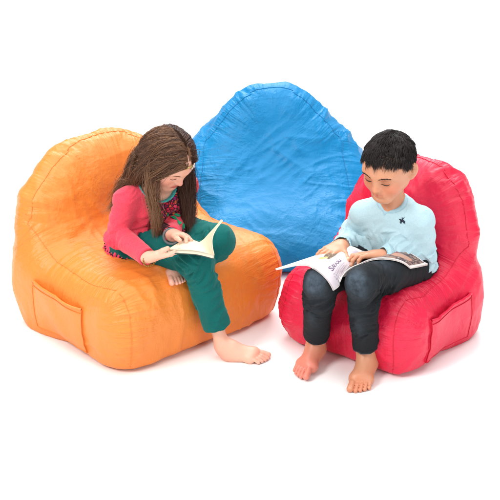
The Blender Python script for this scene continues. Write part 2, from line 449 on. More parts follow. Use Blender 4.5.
def build_chair(loc, rz, spec, mat, thread, label, pocket=None):
    root = empty('bean_bag_chair', (loc[0], loc[1], 0), rz, label=label, category='bean bag chair', group='bean bag chairs')
    V, F, sp, place = chair_surface(**spec)
    make('bag', V, F, mat, root, {'seam_place': place})
    bvh = BVHTree.FromPolygons(V.tolist(), F.tolist())
    def seat_on(p, up=.0):
        r = bvh.find_nearest(Vector(p)); return np.array(r[0]) + np.array(r[1])*up
    for p in sp[:3]:
        q = np.array([seat_on(x, .0007) for x in p]); q = q[q[:, 2] > .004]
        v, f = tubes([q], .0011, 6); make('piping', v, f, thread, root)
    if pocket:
        sx, corners = pocket; nu, nv = 26, 22        # corners in (y, z): top-front, top-rear, bottom-rear, bottom-front
        c = np.array(corners, float); G = np.zeros((nu, nv, 3))
        for i in range(nu):
            for j in range(nv):
                u, v = i/(nu-1), j/(nv-1)
                yz = (c[0]*(1-u)+c[1]*u)*(1-v) + (c[3]*(1-u)+c[2]*u)*v
                hit = bvh.ray_cast(Vector((sx*.9, yz[0], yz[1])), Vector((-sx, 0, 0)))
                p = np.array(hit[0]) if hit[0] else A(sx*.3, yz[0], yz[1])
                gape = .007 + .013*math.exp(-v/.10)*math.sin(math.pi*u)**.7 + .003*math.sin(9*u+5*v)*math.sin(math.pi*u)
                edge = min(1, min(u, 1-u)*9, (1-v)*9)
                G[i, j] = p + A(sx, 0, .0)*gape*(.35+.65*edge)
        S = G.copy()
        for _ in range(3): S[1:-1, 1:-1] = (S[:-2, 1:-1]+S[2:, 1:-1]+S[1:-1, :-2]+S[1:-1, 2:])/4
        if sx > 0: S = S[::-1]
        v, f = sheet(S[:, ::-1], .005); po = make('pocket', v, f, mat, root)
        e = .0035*A(sx, 0, 0)
        hem = [S[:, 0]+e, S[:, 2]+e]; side = [S[0]+e, S[-1]+e, S[:, -1]+e]
        v, f = tubes(hem[:1], .0035, 6); make('hem', v, f, mat, po)
        v, f = tubes(hem[1:]+side, .0014, 5); make('stitching', v, f, thread, po)
    return root, bvh

OR_A = math.radians(41.3); RE_A = math.radians(-38)
OR_C = A(-.303, .165); RE_C = A(.394, .045); BL_C = A(.085, .745)
def to_local(p, c, a):
    d = np.asarray(p, float)[:2]-c; return A(d[0]*math.cos(a)+d[1]*math.sin(a), -d[0]*math.sin(a)+d[1]*math.cos(a), p[2])
spec_o = dict(w=.68, d=.565, prof=[(0, .325), (.22, .325), (.32, .315), (.40, .285), (.45, .235), (.495, .175), (.52, .12), (.54, .0), (.7, -.2)],
              zf=.26, zb=.225, top=.535, lean=.27, kb=.09, seed=3, yb0=.075, thb=.21, tht=.15, dents=[((-.035, .005, .345), (.12, .12, .095), .06)])
spec_r = dict(w=.48, d=.455, prof=[(0, .23), (.2, .23), (.34, .222), (.43, .195), (.48, .155), (.52, .10), (.54, .0), (.7, -.2)],
              zf=.235, zb=.20, top=.528, lean=.15, kb=.08, seed=21, yb0=.04, thb=.185, tht=.13, dents=[((.0, .0, .32), (.13, .12, .10), .05)], rc=.075, kr=.075)
spec_b = dict(w=.63, d=.60, prof=[(0, .315), (.2, .296), (.30, .242), (.38, .203), (.43, .172), (.48, .128), (.515, .07), (.53, .0), (.7, -.2)],
              zf=.15, zb=.215, top=.522, lean=.24, kb=.26, seed=47, yb0=.0, thb=.34, tht=.17, crumple=1.15, ruck=.7, rc=.12, kr=.15)
M_or = nylon('orange_nylon', lin(226, 132, 52), lin(220, 122, 42)); M_ort = Mat('orange_thread', lin(220, 124, 46), .7).m
M_bl = nylon('blue_nylon', lin(0, 126, 182), lin(0, 116, 172), 2.1, .28); M_blt = Mat('blue_thread', lin(0, 110, 164), .7).m
M_re = nylon('red_nylon', lin(216, 20, 64), lin(206, 12, 54)); M_ret = Mat('red_thread', lin(200, 12, 50), .7).m
orange, BV_O = build_chair(OR_C, OR_A, spec_o, M_or, M_ort, 'orange nylon bean bag chair under the girl in the pink cardigan',
    pocket=(-1, [(-.11, .175), (.13, .185), (.13, .03), (-.11, .03)]))
blue, BV_B = build_chair(BL_C, math.radians(3), spec_b, M_bl, M_blt, 'empty bright blue bean bag chair standing behind the other two')
red, BV_R = build_chair(RE_C, RE_A, spec_r, M_re, M_ret, 'crimson red bean bag chair under the boy in light blue',
    pocket=(1, [(-.12, .17), (.10, .175), (.10, .03), (-.12, .03)]))
# ------------------------------------------------------------------ people
class Frame:
    """origin plus left / front / up axes"""
    def __init__(s, c, front, up, k=1.0):
        s.k = k; s.c = np.asarray(c, float); s.f = unit(front); up = np.asarray(up, float)
        s.u = unit(up - (up@s.f)*s.f); s.s = np.cross(s.u, s.f); s.M = np.stack([s.s, s.f, s.u], 1)
    def w(s, x, y, z): return s.c + (s.s*x + s.f*y + s.u*z)*s.k
    def loc(s, P): return (np.asarray(P)-s.c)@s.M

def head(F, H, wide=1.0, lips=1.0):
    w, M, K = H.w, H.M, H.k
    cone = lambda a, b, ra, rb: globals()['cone'](a, b, ra*K, rb*K)
    ell = lambda c, r, M_: globals()['ell'](c, r*K, M_)
    F.add(ell(w(0, -.012, .032), A(.0715*wide, .088, .076), M), .02)
    F.add(ell(w(0, .018, .012), A(.064*wide, .068, .075), M), .03)                 # face mass
    F.add(cone(w(0, .030, -.040), w(0, .056, -.076), .046*wide, .024), .03)      # jaw to chin
    for s in (-1, 1):
        F.add(cone(w(s*.045*wide, .005, -.035), w(s*.018, .056, -.074), .022, .018), .025)
        F.add(ell(w(s*.037*wide, .048, -.030), A(.024, .026, .024), M), .018)       # cheek
        F.add(cone(w(s*.012, .078, .026), w(s*.046, .064, .024), .008, .008), .016) # brow
        F.sub(ell(w(s*.031*wide, .093, .006), A(.017, .017, .012), M), .012)         # eye socket
        F.add(ell(w(s*.031*wide, .0665, .004), A(.0155, .0145, .0130), M), .005)     # lowered lid over the eye
    F.add(cone(w(0, .078, .014), w(0, .0935, -.019), .0062, .0082), .012)         # nose
    F.add(ell(w(0, .0955, -.0235), A(.0085, .0085, .0075), M), .008)
    for s in (-1, 1):
        F.add(ell(w(s*.0105, .086, -.025), A(.0065, .0085, .0062), M), .006)
        F.sub(ell(w(s*.0052, .0925, -.0315), A(.0028, .004, .003), M), .003)
    F.add(ell(w(0, .072, -.048), A(.024, .017, .017), M), .014)                    # muzzle
    for x0, x1 in ((-.017, -.005), (-.005, .005), (.005, .017)):
        F.add(cone(w(x0, .0862-abs(x0)*.32, -.0465-abs(x0)*.12), w(x1, .0862-abs(x1)*.32, -.0465-abs(x1)*.12), .0038, .0038), .004)
        F.add(cone(w(x0*.9, .0850-abs(x0)*.32, -.0555+abs(x0)*.12), w(x1*.9, .0850-abs(x1)*.32, -.0555+abs(x1)*.12), .0046*lips, .0046*lips), .004)
    F.sub(cone(w(-.015, .0850, -.0512), w(.015, .0850, -.0512), .0012, .0012), .0025)
    F.sub(cone(w(-.006, .0915, -.0512), w(.006, .0915, -.0512), .0020, .0020), .0025)
    F.sub(cone(w(-.012, .086, -.0655), w(.012, .086, -.0655), .0035, .0035), .008)
    for s in (-1, 1):                                                               # ear
        E = Frame(w(s*.0765*wide, -.016, -.002), H.f*.62 + H.s*s*.78, H.u - H.f*.12 + H.s*s*.12, K)
        F.add(ell(E.c, A(.0195, .0062, .031), E.M), .003)
        F.sub(ell(E.w(-s*.001, .0065, .004), A(.0120, .0058, .020), E.M), .003)
        F.add(ell(E.w(s*.001, .004, -.001), A(.0045, .0045, .009), E.M), .003)
        F.add(ell(E.w(-s*.004, .002, -.024), A(.008, .0065, .009), E.M), .006)

def sleeve(s, e, w_, rs, re, rw, gap):
    """an arm's sleeve, cut clean at the wrist"""
    G = Field(); d = unit(w_-e); G.add(cone(s, e, rs, re), .025).add(cone(e, w_, re, rw), .015); c = w_ - d*gap
    G.cut(c, d, .002, c, .075)
    lo = (s+e+w_)/3; r = max(np.linalg.norm(s-lo), np.linalg.norm(e-lo), np.linalg.norm(w_-lo)) + rs + .02
    return (G.__call__, lo, r), c, d

def hand(F, wrist, fwd, palm, side, L=.115, curl=(20, 25, 30, 35), bend=.9, spread=(.10, .02, -.06, -.14), thumb=(.75, .65, .15), tcurl=.3, nails=None):
    """five-fingered hand; palm = the way the palm faces, side +1 left hand, -1 right hand"""
    f = unit(fwd); n = np.asarray(palm, float); n = unit(n-(n@f)*f); t = np.cross(f, n)*(-side if side > 0 else 1)
    k = L/.115; wr = np.asarray(wrist, float)
    offs = (.0215, .0075, -.0065, -.0195); lens = (.045, .050, .046, .037); kn = (.054, .056, .053, .048)
    for o, q in zip(offs, kn):
        F.add(fcone(wr + t*o*.55*k + f*.004, wr + f*(q-.004)*k + t*o*k, .0130*k, .0092*k, n, .80), .012)
    F.add(fcone(wr - f*.004, wr + f*.014*k, .0180*k, .019*k, n, .72), .010)
    for i, (o, ln, q) in enumerate(zip(offs, lens, kn)):
        p = wr + f*q*k + t*o*k; r0 = (.0069, .0071, .0068, .0060)[i]*k; ang = math.radians(curl[i]*.5)
        fd = unit(f + t*spread[i])
        for j, (fr, a) in enumerate(((.46, 1.0), (.30, 1.0*bend), (.26, .75*bend))):
            d = fd*math.cos(ang) + n*math.sin(ang); q2 = p + d*ln*fr*k
            r1 = r0*(.93 if j < 2 else .82)
            F.add(cone(p, q2, r0, r1), 0.0030 if j == 0 else .0010); back = -(n*math.cos(ang) - fd*math.sin(ang))
            if j < 2: F.add(ell(q2 + back*.0008, A(1, 1, 1)*r1*1.06), .002)     # knuckle
            if j == 2 and nails is not None: nails.append((p + d*ln*fr*k*.75 + back*r1*.8, .0045*k, d))
            p = q2; r0 = r1; ang += math.radians(curl[i])*a
    b = wr + f*.016*k + t*.016*k; td = unit(f*thumb[0] + t*thumb[1] + n*thumb[2])
    b2 = b + td*.028*k; F.add(cone(b, b2, .0125*k, .0090*k), .012)
    td2 = unit(td + (f*.5 - t*.6)*tcurl + n*.1); b3 = b2 + td2*.021*k; F.add(cone(b2, b3, .0086*k, .0078*k), .003)
    td3 = unit(td2 + (f*.4 - t*.6)*tcurl); b4 = b3 + td3*.017*k; F.add(cone(b3, b4, .0080*k, .0064*k), .002)
    if nails is not None: nails.append((b3 + td3*.012*k - n*.0058*k, .0048*k, td3))

def foot(F, ankle, heel, toe, up, side, L=.168, nails=None, curl=0.0):
    """heel and toe are points on the sole; up = towards the instep; side +1 left foot, -1 right foot"""
    heel = np.asarray(heel, float); toe = np.asarray(toe, float); f = unit(toe-heel); up = np.asarray(up, float); u = unit(up-(up@f)*f)
    m = np.cross(f, u)*(side*1.0)                          # towards the big toe
    k = L/.168; ank = np.asarray(ankle, float)
    F.add(ell(heel + f*.024*k + u*.024*k, A(.0235, .026, .024)*k, np.stack([m, f, u], 1)), .02)
    F.add(cone(heel + f*.036*k + u*.046*k, ank, .0185*k, .0180*k), .025)
    for s in (-1, 1): F.add(ell(ank + m*s*.0165*k - u*.004, A(.0085, .009, .010)*k), .010)
    F.add(cone(ank + f*.008*k - u*.016*k, heel + f*.102*k + u*.023*k + m*.006*k, .0185*k, .0150*k), .03)
    F.add(cone(heel + f*.03*k + u*.018*k - m*.008*k, heel + f*.100*k + u*.015*k - m*.018*k, .019*k, .013*k), .025)
    F.add(cone(heel + f*.03*k + u*.024*k + m*.004*k, heel + f*.112*k + u*.016*k + m*.018*k, .018*k, .0155*k), .025)
    F.add(cone(heel + f*.110*k + u*.014*k + m*.020*k, heel + f*.102*k + u*.012*k - m*.022*k, .0135*k, .0105*k), .02)
    base = [(.0215, .116, .168, .0102), (.0055, .119, .164, .0064), (-.0065, .116, .157, .0060), (-.0175, .110, .148, .0057), (-.0275, .102, .137, .0056)]
    for i, (o, y0, y1, r) in enumerate(base):
        a = heel + f*y0*k + u*(.016 if i else .018)*k + m*o*k; b = heel + f*(y1-r)*k + u*(r*.95 + curl*.01)*k + m*(o*1.06)*k
        mid = (a+b)/2 + u*.004*k + u*curl*.004
        F.add(cone(a, mid, r*1.0*k, r*.88*k), .004); F.add(cone(mid, b, r*.90*k, r*1.02*k), .0012)
        if nails is not None: nails.append((b + u*r*.85*k + f*.002*k, (.0062 if i == 0 else .0038)*k, f))

def fold_field(segs, P):
    """coordinates along the nearest limb segment, and distance along it"""
    best = np.full(len(P), 9.0); q = np.zeros((len(P), 3))
    for i, (a, b) in enumerate(segs):
        a = np.asarray(a, float); b = np.asarray(b, float); ab = b-a; L = np.linalg.norm(ab); ax = ab/L
        t = np.clip((P-a)@ax, 0, L); d = np.linalg.norm(P-(a+t[:, None]*ax), axis=1); m = d < best
        e1 = unit(np.cross(ax, A(.3, .4, .86))); e2 = np.cross(ax, e1); r = P-a
        best = np.where(m, d, best)
        q[m] = np.stack([(r@ax), (r@e1), (r@e2)], 1)[m] + i*1.7
    return q

def near(P, c, r): return np.exp(-(np.linalg.norm(P-np.asarray(c), axis=1)/r)**2)

def cloth_post(segs, hot, seed, amp=.0022, base=.0008, fa=30, fb=11):
    """folds: sharp-crested ripples across each limb, strongest round the hot spots (centre, reach, gain)"""
    def post(P, d):
        m = np.abs(d) < .03
        if not m.any(): return d
        p = P[m]; q = fold_field(segs, p); w = np.stack([noise(p, 11, seed+k) for k in range(3)], 1)
        q = q + .045*w; q[:, 0] += .55*q[:, 1] - .35*q[:, 2]; patch = .30 + 1.15*sstep(-.25, .40, noise(p, 10, seed+8))
        r1 = 1-np.abs(noise(q, (fa, fb, fb), seed+3)); r2 = 1-np.abs(noise(q, (fa*1.9, fb*1.7, fb*1.7), seed+4)); lo = noise(p, 15, seed+6)
        a = (base + sum(amp*g*near(p, c, r) for c, r, g in hot))*patch
        out = d.copy(); out[m] = d[m] - a*(1.9*(r1**3-.45) + .8*(r2**3-.45) + .7*lo)
        return out
    return post

def paint(V, base, spots):
    C = np.tile(A(*base), (len(V), 1))
    for c, col, r, soft in spots:
        d = np.linalg.norm(V-np.asarray(c), axis=1); f = 1-sstep(r-soft, r+soft, d); C += f[:, None]*(A(*col)-C)
    return C

def lin3(r, g, b): return A(*lin(r, g, b)[:3])

def skin_mat(name):
    m = Mat(name, (.6, .4, .3, 1), .5); c, _ = m.attr('tone'); m.b.inputs['Specular IOR Level'].default_value = .45; m.b.inputs['Roughness'].default_value = .44
    v = m.coord(); n = m.noise(34, 5, .65, v); n3 = m.noise(210, 3, .6, v)
    col = m.mix(m.math('MULTIPLY', n, .55), c, (.66, .44, .36, 1), 'SOFT_LIGHT'); m.base(m.mix(m.math('MULTIPLY', n3, .30), col, (.34, .26, .22, 1), 'SOFT_LIGHT'))
    m.b.inputs['Subsurface Weight'].default_value = .12; m.b.inputs['Subsurface Radius'].default_value = (1, .35, .2); m.b.inputs['Subsurface Scale'].default_value = .006
    b = m.bump(m.noise(420, 3, .6, v), .25, .0006); m.bump(m.noise(70, 3, .6, v), .15, .0015, b); return m.m

def strands(roots, dirs, length, n, step_fn, r0, sides=3):
    """integrate strand paths: roots (k,3), dirs (k,3), length (k,) -> (k,n,3)"""
    P = roots.copy(); D = dirs.copy(); out = [P.copy()]; st = (length/(n-1))[:, None]
    for i in range(n-1):
        D = step_fn(P, D, i/(n-1)); D /= np.linalg.norm(D, axis=1)[:, None] + 1e-9
        P = P + D*st; out.append(P.copy())
    return np.stack(out, 1)

def tubes_fast(paths, rad, sides=3):
    """paths (k,m,3), rad (k,m): many thin strands at once"""
    k, m, _ = paths.shape; t = np.gradient(paths, axis=1); t /= np.linalg.norm(t, axis=2)[..., None]+1e-12
    a = np.cross(t, A(.31, .53, .79)); a /= np.linalg.norm(a, axis=2)[..., None]+1e-12; b = np.cross(t, a)
    an = np.arange(sides)*2*math.pi/sides
    V = paths[:, :, None] + rad[:, :, None, None]*(np.cos(an)[:, None]*a[:, :, None] + np.sin(an)[:, None]*b[:, :, None])
    i = np.arange(m-1)[:, None]; j = np.arange(sides)[None]; j2 = (j+1) % sides
    q = np.stack([i*sides+j, i*sides+j2, (i+1)*sides+j2, (i+1)*sides+j], -1).reshape(-1, 4)
    F = (q[None] + (np.arange(k)*m*sides)[:, None, None]).reshape(-1, 4)
    return V.reshape(-1, 3), F

def push_out(P, D, fld, gap):
    """keep points outside a distance field and turn their directions along it"""
    d = fld(P); e = .004; g = np.stack([fld(P+A(e, 0, 0))-d, fld(P+A(0, e, 0))-d, fld(P+A(0, 0, e))-d], 1)
    g /= np.linalg.norm(g, axis=1)[:, None]+1e-9; h = gap-d; m = h > 0
    P = P + g*np.where(m, np.minimum(h, .02), 0)[:, None]
    dn = (D*g).sum(1); D = D - g*np.where(m & (dn < 0), dn, 0)[:, None]
    return P, D
# ------------------------------------------------------------------ the girl
def build_girl():
    f0 = unit(A(.66, -.75, 0)); l0 = A(.75, .66, 0)
    P = A(-.302, .120, .300); N = at(156, 186, .055)
    ax = unit(N-P)
    hipR = P - l0*.062 + A(0, 0, -.015); hipL = P + l0*.062 + A(0, 0, -.015)
    knR = at(196, 259, -.095); knL = at(218, 241, -.02)
    anR = at(222, 344, -.112); heelR = A(-.085, -.112, .002); toeR = A(.048, -.130, .002)
    anL = at(177, 268, -.02); heelL = anL + A(-.035, .03, -.02); toeL = at(181.5, 289, -.15)
    shR = at(125, 200, .0); shL = A(-.190, .135, .455)
    elR = at(119, 235, .0); wrR = at(147, 257, -.135)
    elL = at(180, 218, .15); wrL = at(172, 235, -.055)
    H = Frame(at(168.5, 159.5, .03), A(.53, -.52, -.62), A(0, 0, 1), .79); 
    root = empty('person', (P[0], P[1], 0), label='girl with long brown hair and teal pants reading on the orange chair', category='person')
    def mk(name, V, F, mat, parent=root, col=None):
        return make(name, V - A(P[0], P[1], 0), F, mat, parent, col)
    nails = []; lipc = []
    # ---- body: one continuous surface
    B = Field()
    B.add(fcone(P, P+ax*.10, .074, .062, f0, .75), .03).add(fcone(P+ax*.10, N-ax*.05, .062, .064, f0, .72), .04)
    B.add(cone(shR, N-ax*.03, .021, .026), .03).add(cone(shL, N-ax*.03, .021, .026), .03)
    B.add(cone(N-ax*.02, H.w(0, -.022, -.035), .032, .033), .03)
    for s, e, w_ in ((shR, elR, wrR), (shL, elL, wrL)):
        B.add(cone(s, e, .021, .0195), .012); B.add(cone(e, w_, .0195, .0172), .01)
    for h, k, a in ((hipR, knR, anR), (hipL, knL, anL)):
        B.add(cone(h, k, .058, .036), .03); B.add(cone(k, (k+a)/2, .034, .031), .015); B.add(cone((k+a)/2, a, .027, .0178), .015)
    head(B, H, .97)
    # right hand under the near corner of the book, thumb on the page; left hand lies across the far page
    hand(B, wrR, at(180, 254, -.165)-wrR, A(.0, .35, 1), -1, .116, curl=(10, 12, 16, 22), spread=(.10, .02, -.06, -.13), thumb=(1.0, .22, .28), tcurl=.1, nails=nails)
    hand(B, wrL, at(199, 238.5, -.11)-wrL, A(.05, -.75, -.75), 1, .116, curl=(52, 58, 62, 60), spread=(.14, .03, -.06, -.16), thumb=(.7, .6, .3), tcurl=.3, nails=nails)
    foot(B, anR, heelR, toeR, A(0, 0, 1), -1, .146, nails=nails)
    foot(B, anL, heelL, toeL, A(.3, -.75, .62), 1, .145, nails=nails)
    V, F = mesh_field(B, .0024)
    spots = [(H.w(x, .088, -.050), lin3(188, 104, 98), .008, .004) for x in (-.012, -.004, .004, .012)]
    spots += [(H.w(s*.04, .06, -.03), lin3(222, 158, 140), .022, .02) for s in (-1, 1)] + [(H.w(0, .10, -.02), lin3(224, 160, 142), .012, .01)]
    spots += [(c, lin3(234, 192, 178), r, .0015) for c, r, d in nails]
    spots += [(heelR + A(.0, 0, .01), lin3(216, 158, 140), .035, .03), (toeR, lin3(220, 160, 142), .03, .02), (toeL, lin3(216, 152, 136), .035, .02)]
    tone = paint(V, lin3(220, 174, 154), spots)
    body = mk('body', V, F, skin_mat('fair_skin'), col={'tone': tone})
    # lashes and brows
    bvh = BVHTree.FromPolygons(V.tolist(), F.tolist())
    def onface(x, z, up=.0004):
        r = bvh.ray_cast(Vector(H.w(x, .2, z)), Vector(-H.f)); return (np.array(r[0]) if r[0] else H.w(x, .08, z)) + H.f*up
    dk = Mat('lash', lin(60, 40, 30), .6).m
    for s in (-1, 1):
        ln = resample([onface(s*(.031+q), -.0015-.0045*(1-(q/.014)**2)) for q in np.linspace(-.013, .0135, 7)], 16)
        v, f = tubes([ln], .0011*np.sin(np.linspace(.35, 2.8, 16)), 5); mk('eyelash', v, f, dk)
        ln = resample([onface(s*(.031+q), .021+.004*(1-((q-.004)/.02)**2)) for q in np.linspace(-.016, .018, 6)], 16)
        v, f = tubes([ln], .0015*np.sin(np.linspace(.4, 2.9, 16)), 5); mk('eyebrow', v, f, Mat('brow', lin(110, 78, 55), .7).m)
    # ---- trousers
    T = Field(); k2 = lambda a, b, t: a+(b-a)*t
    hem = anR + unit(knR-anR)*.056
    T.add(fcone(P-A(0, 0, .01), P+ax*.045, .098, .090, f0, .82), .03)
    T.add(cone(hipR, k2(hipR, knR, .55), .072, .056), .03).add(cone(k2(hipR, knR, .55), knR, .056, .046), .02)
    T.add(cone(knR, k2(knR, anR, .4), .0465, .043), .02).add(cone(k2(knR, anR, .4), anR, .043, .0375), .01)
    T.add(cone(hipL, knL, .070, .047), .03).add(cone(knL, k2(knL, anL, .5), .047, .043), .02).add(cone(k2(knL, anL, .5), anL, .043, .036), .01)
    dR = unit(anR-knR); dL = unit(anL-knL)
    T.disp(cloth_post([(hipR, knR), (knR, anR), (hipL, knL), (knL, anL)],
        [(knR+A(-.02, .01, -.03), .06, 1.2), (hipR+f0*.06, .07, 1.3), (knL, .06, .8), (k2(knR, anR, .65), .05, .5), (k2(hipR, knR, .5), .06, .5)], 101, .0085, .0020))
    T.cut(hem, dR, .003, anR, .12).sub(cone(hem-dR*.012, hem+dR*.05, .0310, .0310), .003)
    V, F = mesh_field(T, .003); V = relax(V, F, 1, .4)
    q = (V-hem)@dR; close = np.linalg.norm(V-anR, axis=1) < .16
    seamv = np.where(close, np.exp(-((q+.032)/.0016)**2) + .6*np.exp(-((q+.004)/.003)**2), 0)
    m = Mat('teal_corduroy', (0, 0, 0, 1), .85); m.b.inputs['Sheen Weight'].default_value = .25; m.b.inputs['Sheen Roughness'].default_value = .6
    m.b.inputs['Sheen Tint'].default_value = lin(120, 210, 200); m.b.inputs['Specular IOR Level'].default_value = .15
    c, _ = m.attr('seam'); v = m.coord(); n1 = m.noise(9, 4, .6, v); n2 = m.noise(220, 2, .5, v)
    col = m.mix(n1, lin(0, 68, 67), lin(2, 86, 83)); col = m.mix(m.math('MULTIPLY', c, .6), col, lin(0, 56, 58)); m.base(m.mix(m.math('MULTIPLY', n2, .5), col, lin(8, 102, 97)))
    b = m.bump(n2, .5, .0012); m.bump(m.noise(60, 4, .6, v), .3, .003, b)
    mk('trousers', V, F, m.m, col={'seam': seamv})
    # ---- cardigan
    S = Field()
    S.add(fcone(P+ax*.01, P+ax*.10, .096, .083, f0, .82), .03).add(fcone(P+ax*.10, N-ax*.055, .083, .082, f0, .80), .04)
    S.add(cone(shR, N-ax*.016, .029, .035), .025).add(cone(shL, N-ax*.016, .029, .035), .025)
    cuts = []
    for s, e, w_ in ((shR, elR, wrR), (shL, elL, wrL)):
        pr, c, d = sleeve(s, e, w_, .0340, .0315, .0272, -.003); S.add(pr, .018); cuts.append((c, d))
    S.disp(cloth_post([(shR, elR), (elR, wrR), (shL, elL), (elL, wrL), (P, N)],
        [(elR, .07, 1.4), (shR-A(0, 0, .09), .05, .7), (elL, .06, 1.2), (P+ax*.09+f0*.06, .09, .8), (wrR, .03, .0)], 131, .0062, .0016))
    S.cut(P+ax*.0, -ax, .004)
    for c, d in cuts: S.sub(cone(c-d*.014, c+d*.012, .0212, .0212), .002)
    nk = ell(N + ax*.028 + f0*.016, A(.060, .060, .060)); S.sub(nk, .004)
    V, F = mesh_field(S, .003); V = relax(V, F, 1, .4)
    r = V-P; along = r@ax; fr = r@f0; la = r@l0
    onarm = np.minimum.reduce([np.linalg.norm(V - (a + np.clip(((V-a)@(b-a))/((b-a)@(b-a)), 0, 1)[:, None]*(b-a)), axis=1) for a, b in ((shR, elR), (elR, wrR), (shL, elL), (elL, wrL))]) < .040
    front = sstep(.02, .035, fr)*(1-sstep(.060, .068, np.abs(la+.005)))*np.where(onarm, 0, 1)
    trim = 1-sstep(.004, .006, nk[0](V))
    row = np.where(front > .5, along, 0)
    m = Mat('coral_knit', (0, 0, 0, 1), .85); m.b.inputs['Sheen Weight'].default_value = .2; m.b.inputs['Specular IOR Level'].default_value = .15
    v = m.coord(); fa, _ = m.attr('front'); tr, _ = m.attr('trim')
    n1 = m.noise(14, 4, .6, v); n2 = m.noise(190, 2, .6, v)
    knit = m.mix(n1, lin(204, 42, 66), lin(216, 58, 80)); knit = m.mix(m.math('MULTIPLY', n2, .45), knit, lin(230, 96, 110))
    vv = m.n('ShaderNodeTexVoronoi', feature='F1'); vv.inputs['Scale'].default_value = 105; vv.inputs['Randomness'].default_value = .9
    wv = m.n('ShaderNodeVectorMath', operation='ADD'); nt = m.n('ShaderNodeTexNoise'); nt.inputs['Scale'].default_value = 70
    sc = m.n('ShaderNodeVectorMath', operation='SCALE'); sc.inputs['Scale'].default_value = .011
    m.l(v, nt.inputs['Vector']); m.l(nt.outputs['Color'], sc.inputs[0]); m.l(v, wv.inputs[0]); m.l(sc.outputs[0], wv.inputs[1]); m.l(wv.outputs[0], vv.inputs['Vector'])
    ve = m.n('ShaderNodeTexVoronoi', feature='DISTANCE_TO_EDGE'); ve.inputs['Scale'].default_value = 105; ve.inputs['Randomness'].default_value = .9; m.l(wv.outputs[0], ve.inputs['Vector'])
    sep = m.n('ShaderNodeSeparateColor'); m.l(vv.outputs['Color'], sep.inputs[0])
    cells = m.ramp(sep.outputs[0], [(0, lin(200, 26, 60)), (.28, lin(226, 60, 96)), (.48, lin(150, 30, 110)), (.62, lin(190, 24, 50)), (.78, lin(226, 96, 60)), (.9, lin(120, 20, 60))], 'CONSTANT')
    edge = m.math('LESS_THAN', ve.outputs['Distance'], .12)
    emb = m.mix(edge, cells, lin(52, 14, 36)); col = m.mix(fa, knit, emb); m.base(m.mix(tr, col, lin(60, 176, 176)))
    kn = m.noise(1, 2, .6, m.coord((90, 90, 420))); b = m.bump(n2, .7, .0018); b = m.bump(kn, .45, .0022, b); b = m.bump(m.noise(26, 4, .6, v), .35, .005, b); b = m.bump(m.math('MULTIPLY', m.math('MINIMUM', ve.outputs['Distance'], .3), fa), .8, .006, b)
    top = mk('cardigan', V, F, m.m, col={'front': front, 'trim': trim})
    tbv = BVHTree.FromPolygons(V.tolist(), F.tolist())
    def on_top(a, l, up=.001):
        c = P + ax*a + l0*l; h = tbv.ray_cast(Vector(c + f0*.25), Vector(-f0)); p = np.array(h[0]) if h[0] else c + f0*.075
        return p + f0*up
    # black looped ruffle down both edges of the panel, rows of it across the bottom, green leaves in the middle
    blk = Mat('black_braid', lin(30, 14, 24), .8).m; paths = []
    for sgn in (-1, 1):
        for o in (0, .010):
            t = np.linspace(0, 1, 150); paths.append(np.array([on_top(.03+.155*q, sgn*(.056-o) + .0065*math.cos(q*95+o*200), .0015+.0015*math.sin(q*190)) for q in t]))
    for j in range(5):
        t = np.linspace(-.05, .05, 70); paths.append(np.array([on_top(.022+.013*j+.0035*math.sin(q*520+j), q, .0015) for q in t]))
    v, f = tubes(paths, .0016, 5); mk('braid_trim', v, f, blk, top)
    LV = []; LF = []; nb = 0
    for a, l, an, ln in ((.098, .004, .5, .018), (.105, .022, -.4, .016), (.082, .010, 1.2, .018), (.075, .028, -.9, .014), (.112, -.008, 2.0, .013)):
        for k in range(1):
            ts = np.linspace(-1, 1, 9); g = np.zeros((9, 5, 3))
            for i, t in enumerate(ts):
                for j, wv_ in enumerate(np.linspace(-1, 1, 5)):
                    x = ln*.6*t; y = wv_*ln*.30*(1-t*t*.95)
                    g[i, j] = on_top(a + x*math.sin(an)+y*math.cos(an), l + x*math.cos(an)-y*math.sin(an), .0022)
            v, f = sheet(g, .0015); LV.append(v); LF.append(f+nb); nb += len(v)
    mk('leaf_embroidery', np.concatenate(LV), np.concatenate(LF), Mat('green_thread', lin(14, 140, 96), .8).m, top)
    # ruffled hem round the hips
    nu, nv = 150, 9; G = np.zeros((nu, nv, 3))
    for i in range(nu):
        a = math.radians(140 + 165*i/(nu-1))
        for j in range(nv):
            t = j/(nv-1); rad = .114 + .034*t + .0065*t*math.sin(i*.95) + .003*t*math.sin(i*.37+1)
            d = l0*math.sin(a)*1.02 + f0*math.cos(a)*.93
            p = P + ax*(.006 - .082*t) + d*rad
            G[i, j] = p
    v, f = sheet(G[:, ::-1], .003)
    m2 = Mat('coral_ruffle', lin(222, 58, 96), .85); vv2 = m2.coord(); n2 = m2.noise(150, 2, .6, vv2); m2.base(m2.mix(n2, lin(206, 44, 84), lin(234, 84, 120))); m2.bump(n2, .5, .0015)
    ruf = mk('hem_ruffle', v, f, m2.m, top)
    dash = [np.array([G[i, 4]+unit(G[i, 4]-P)*.004, G[i+1, 4]+unit(G[i+1, 4]-P)*.004, G[i+2, 4]+unit(G[i+2, 4]-P)*.004]) for i in range(4, nu-4, 5)]
    v, f = tubes(dash, .0018, 5); mk('black_stitching', v, f, blk, ruf)
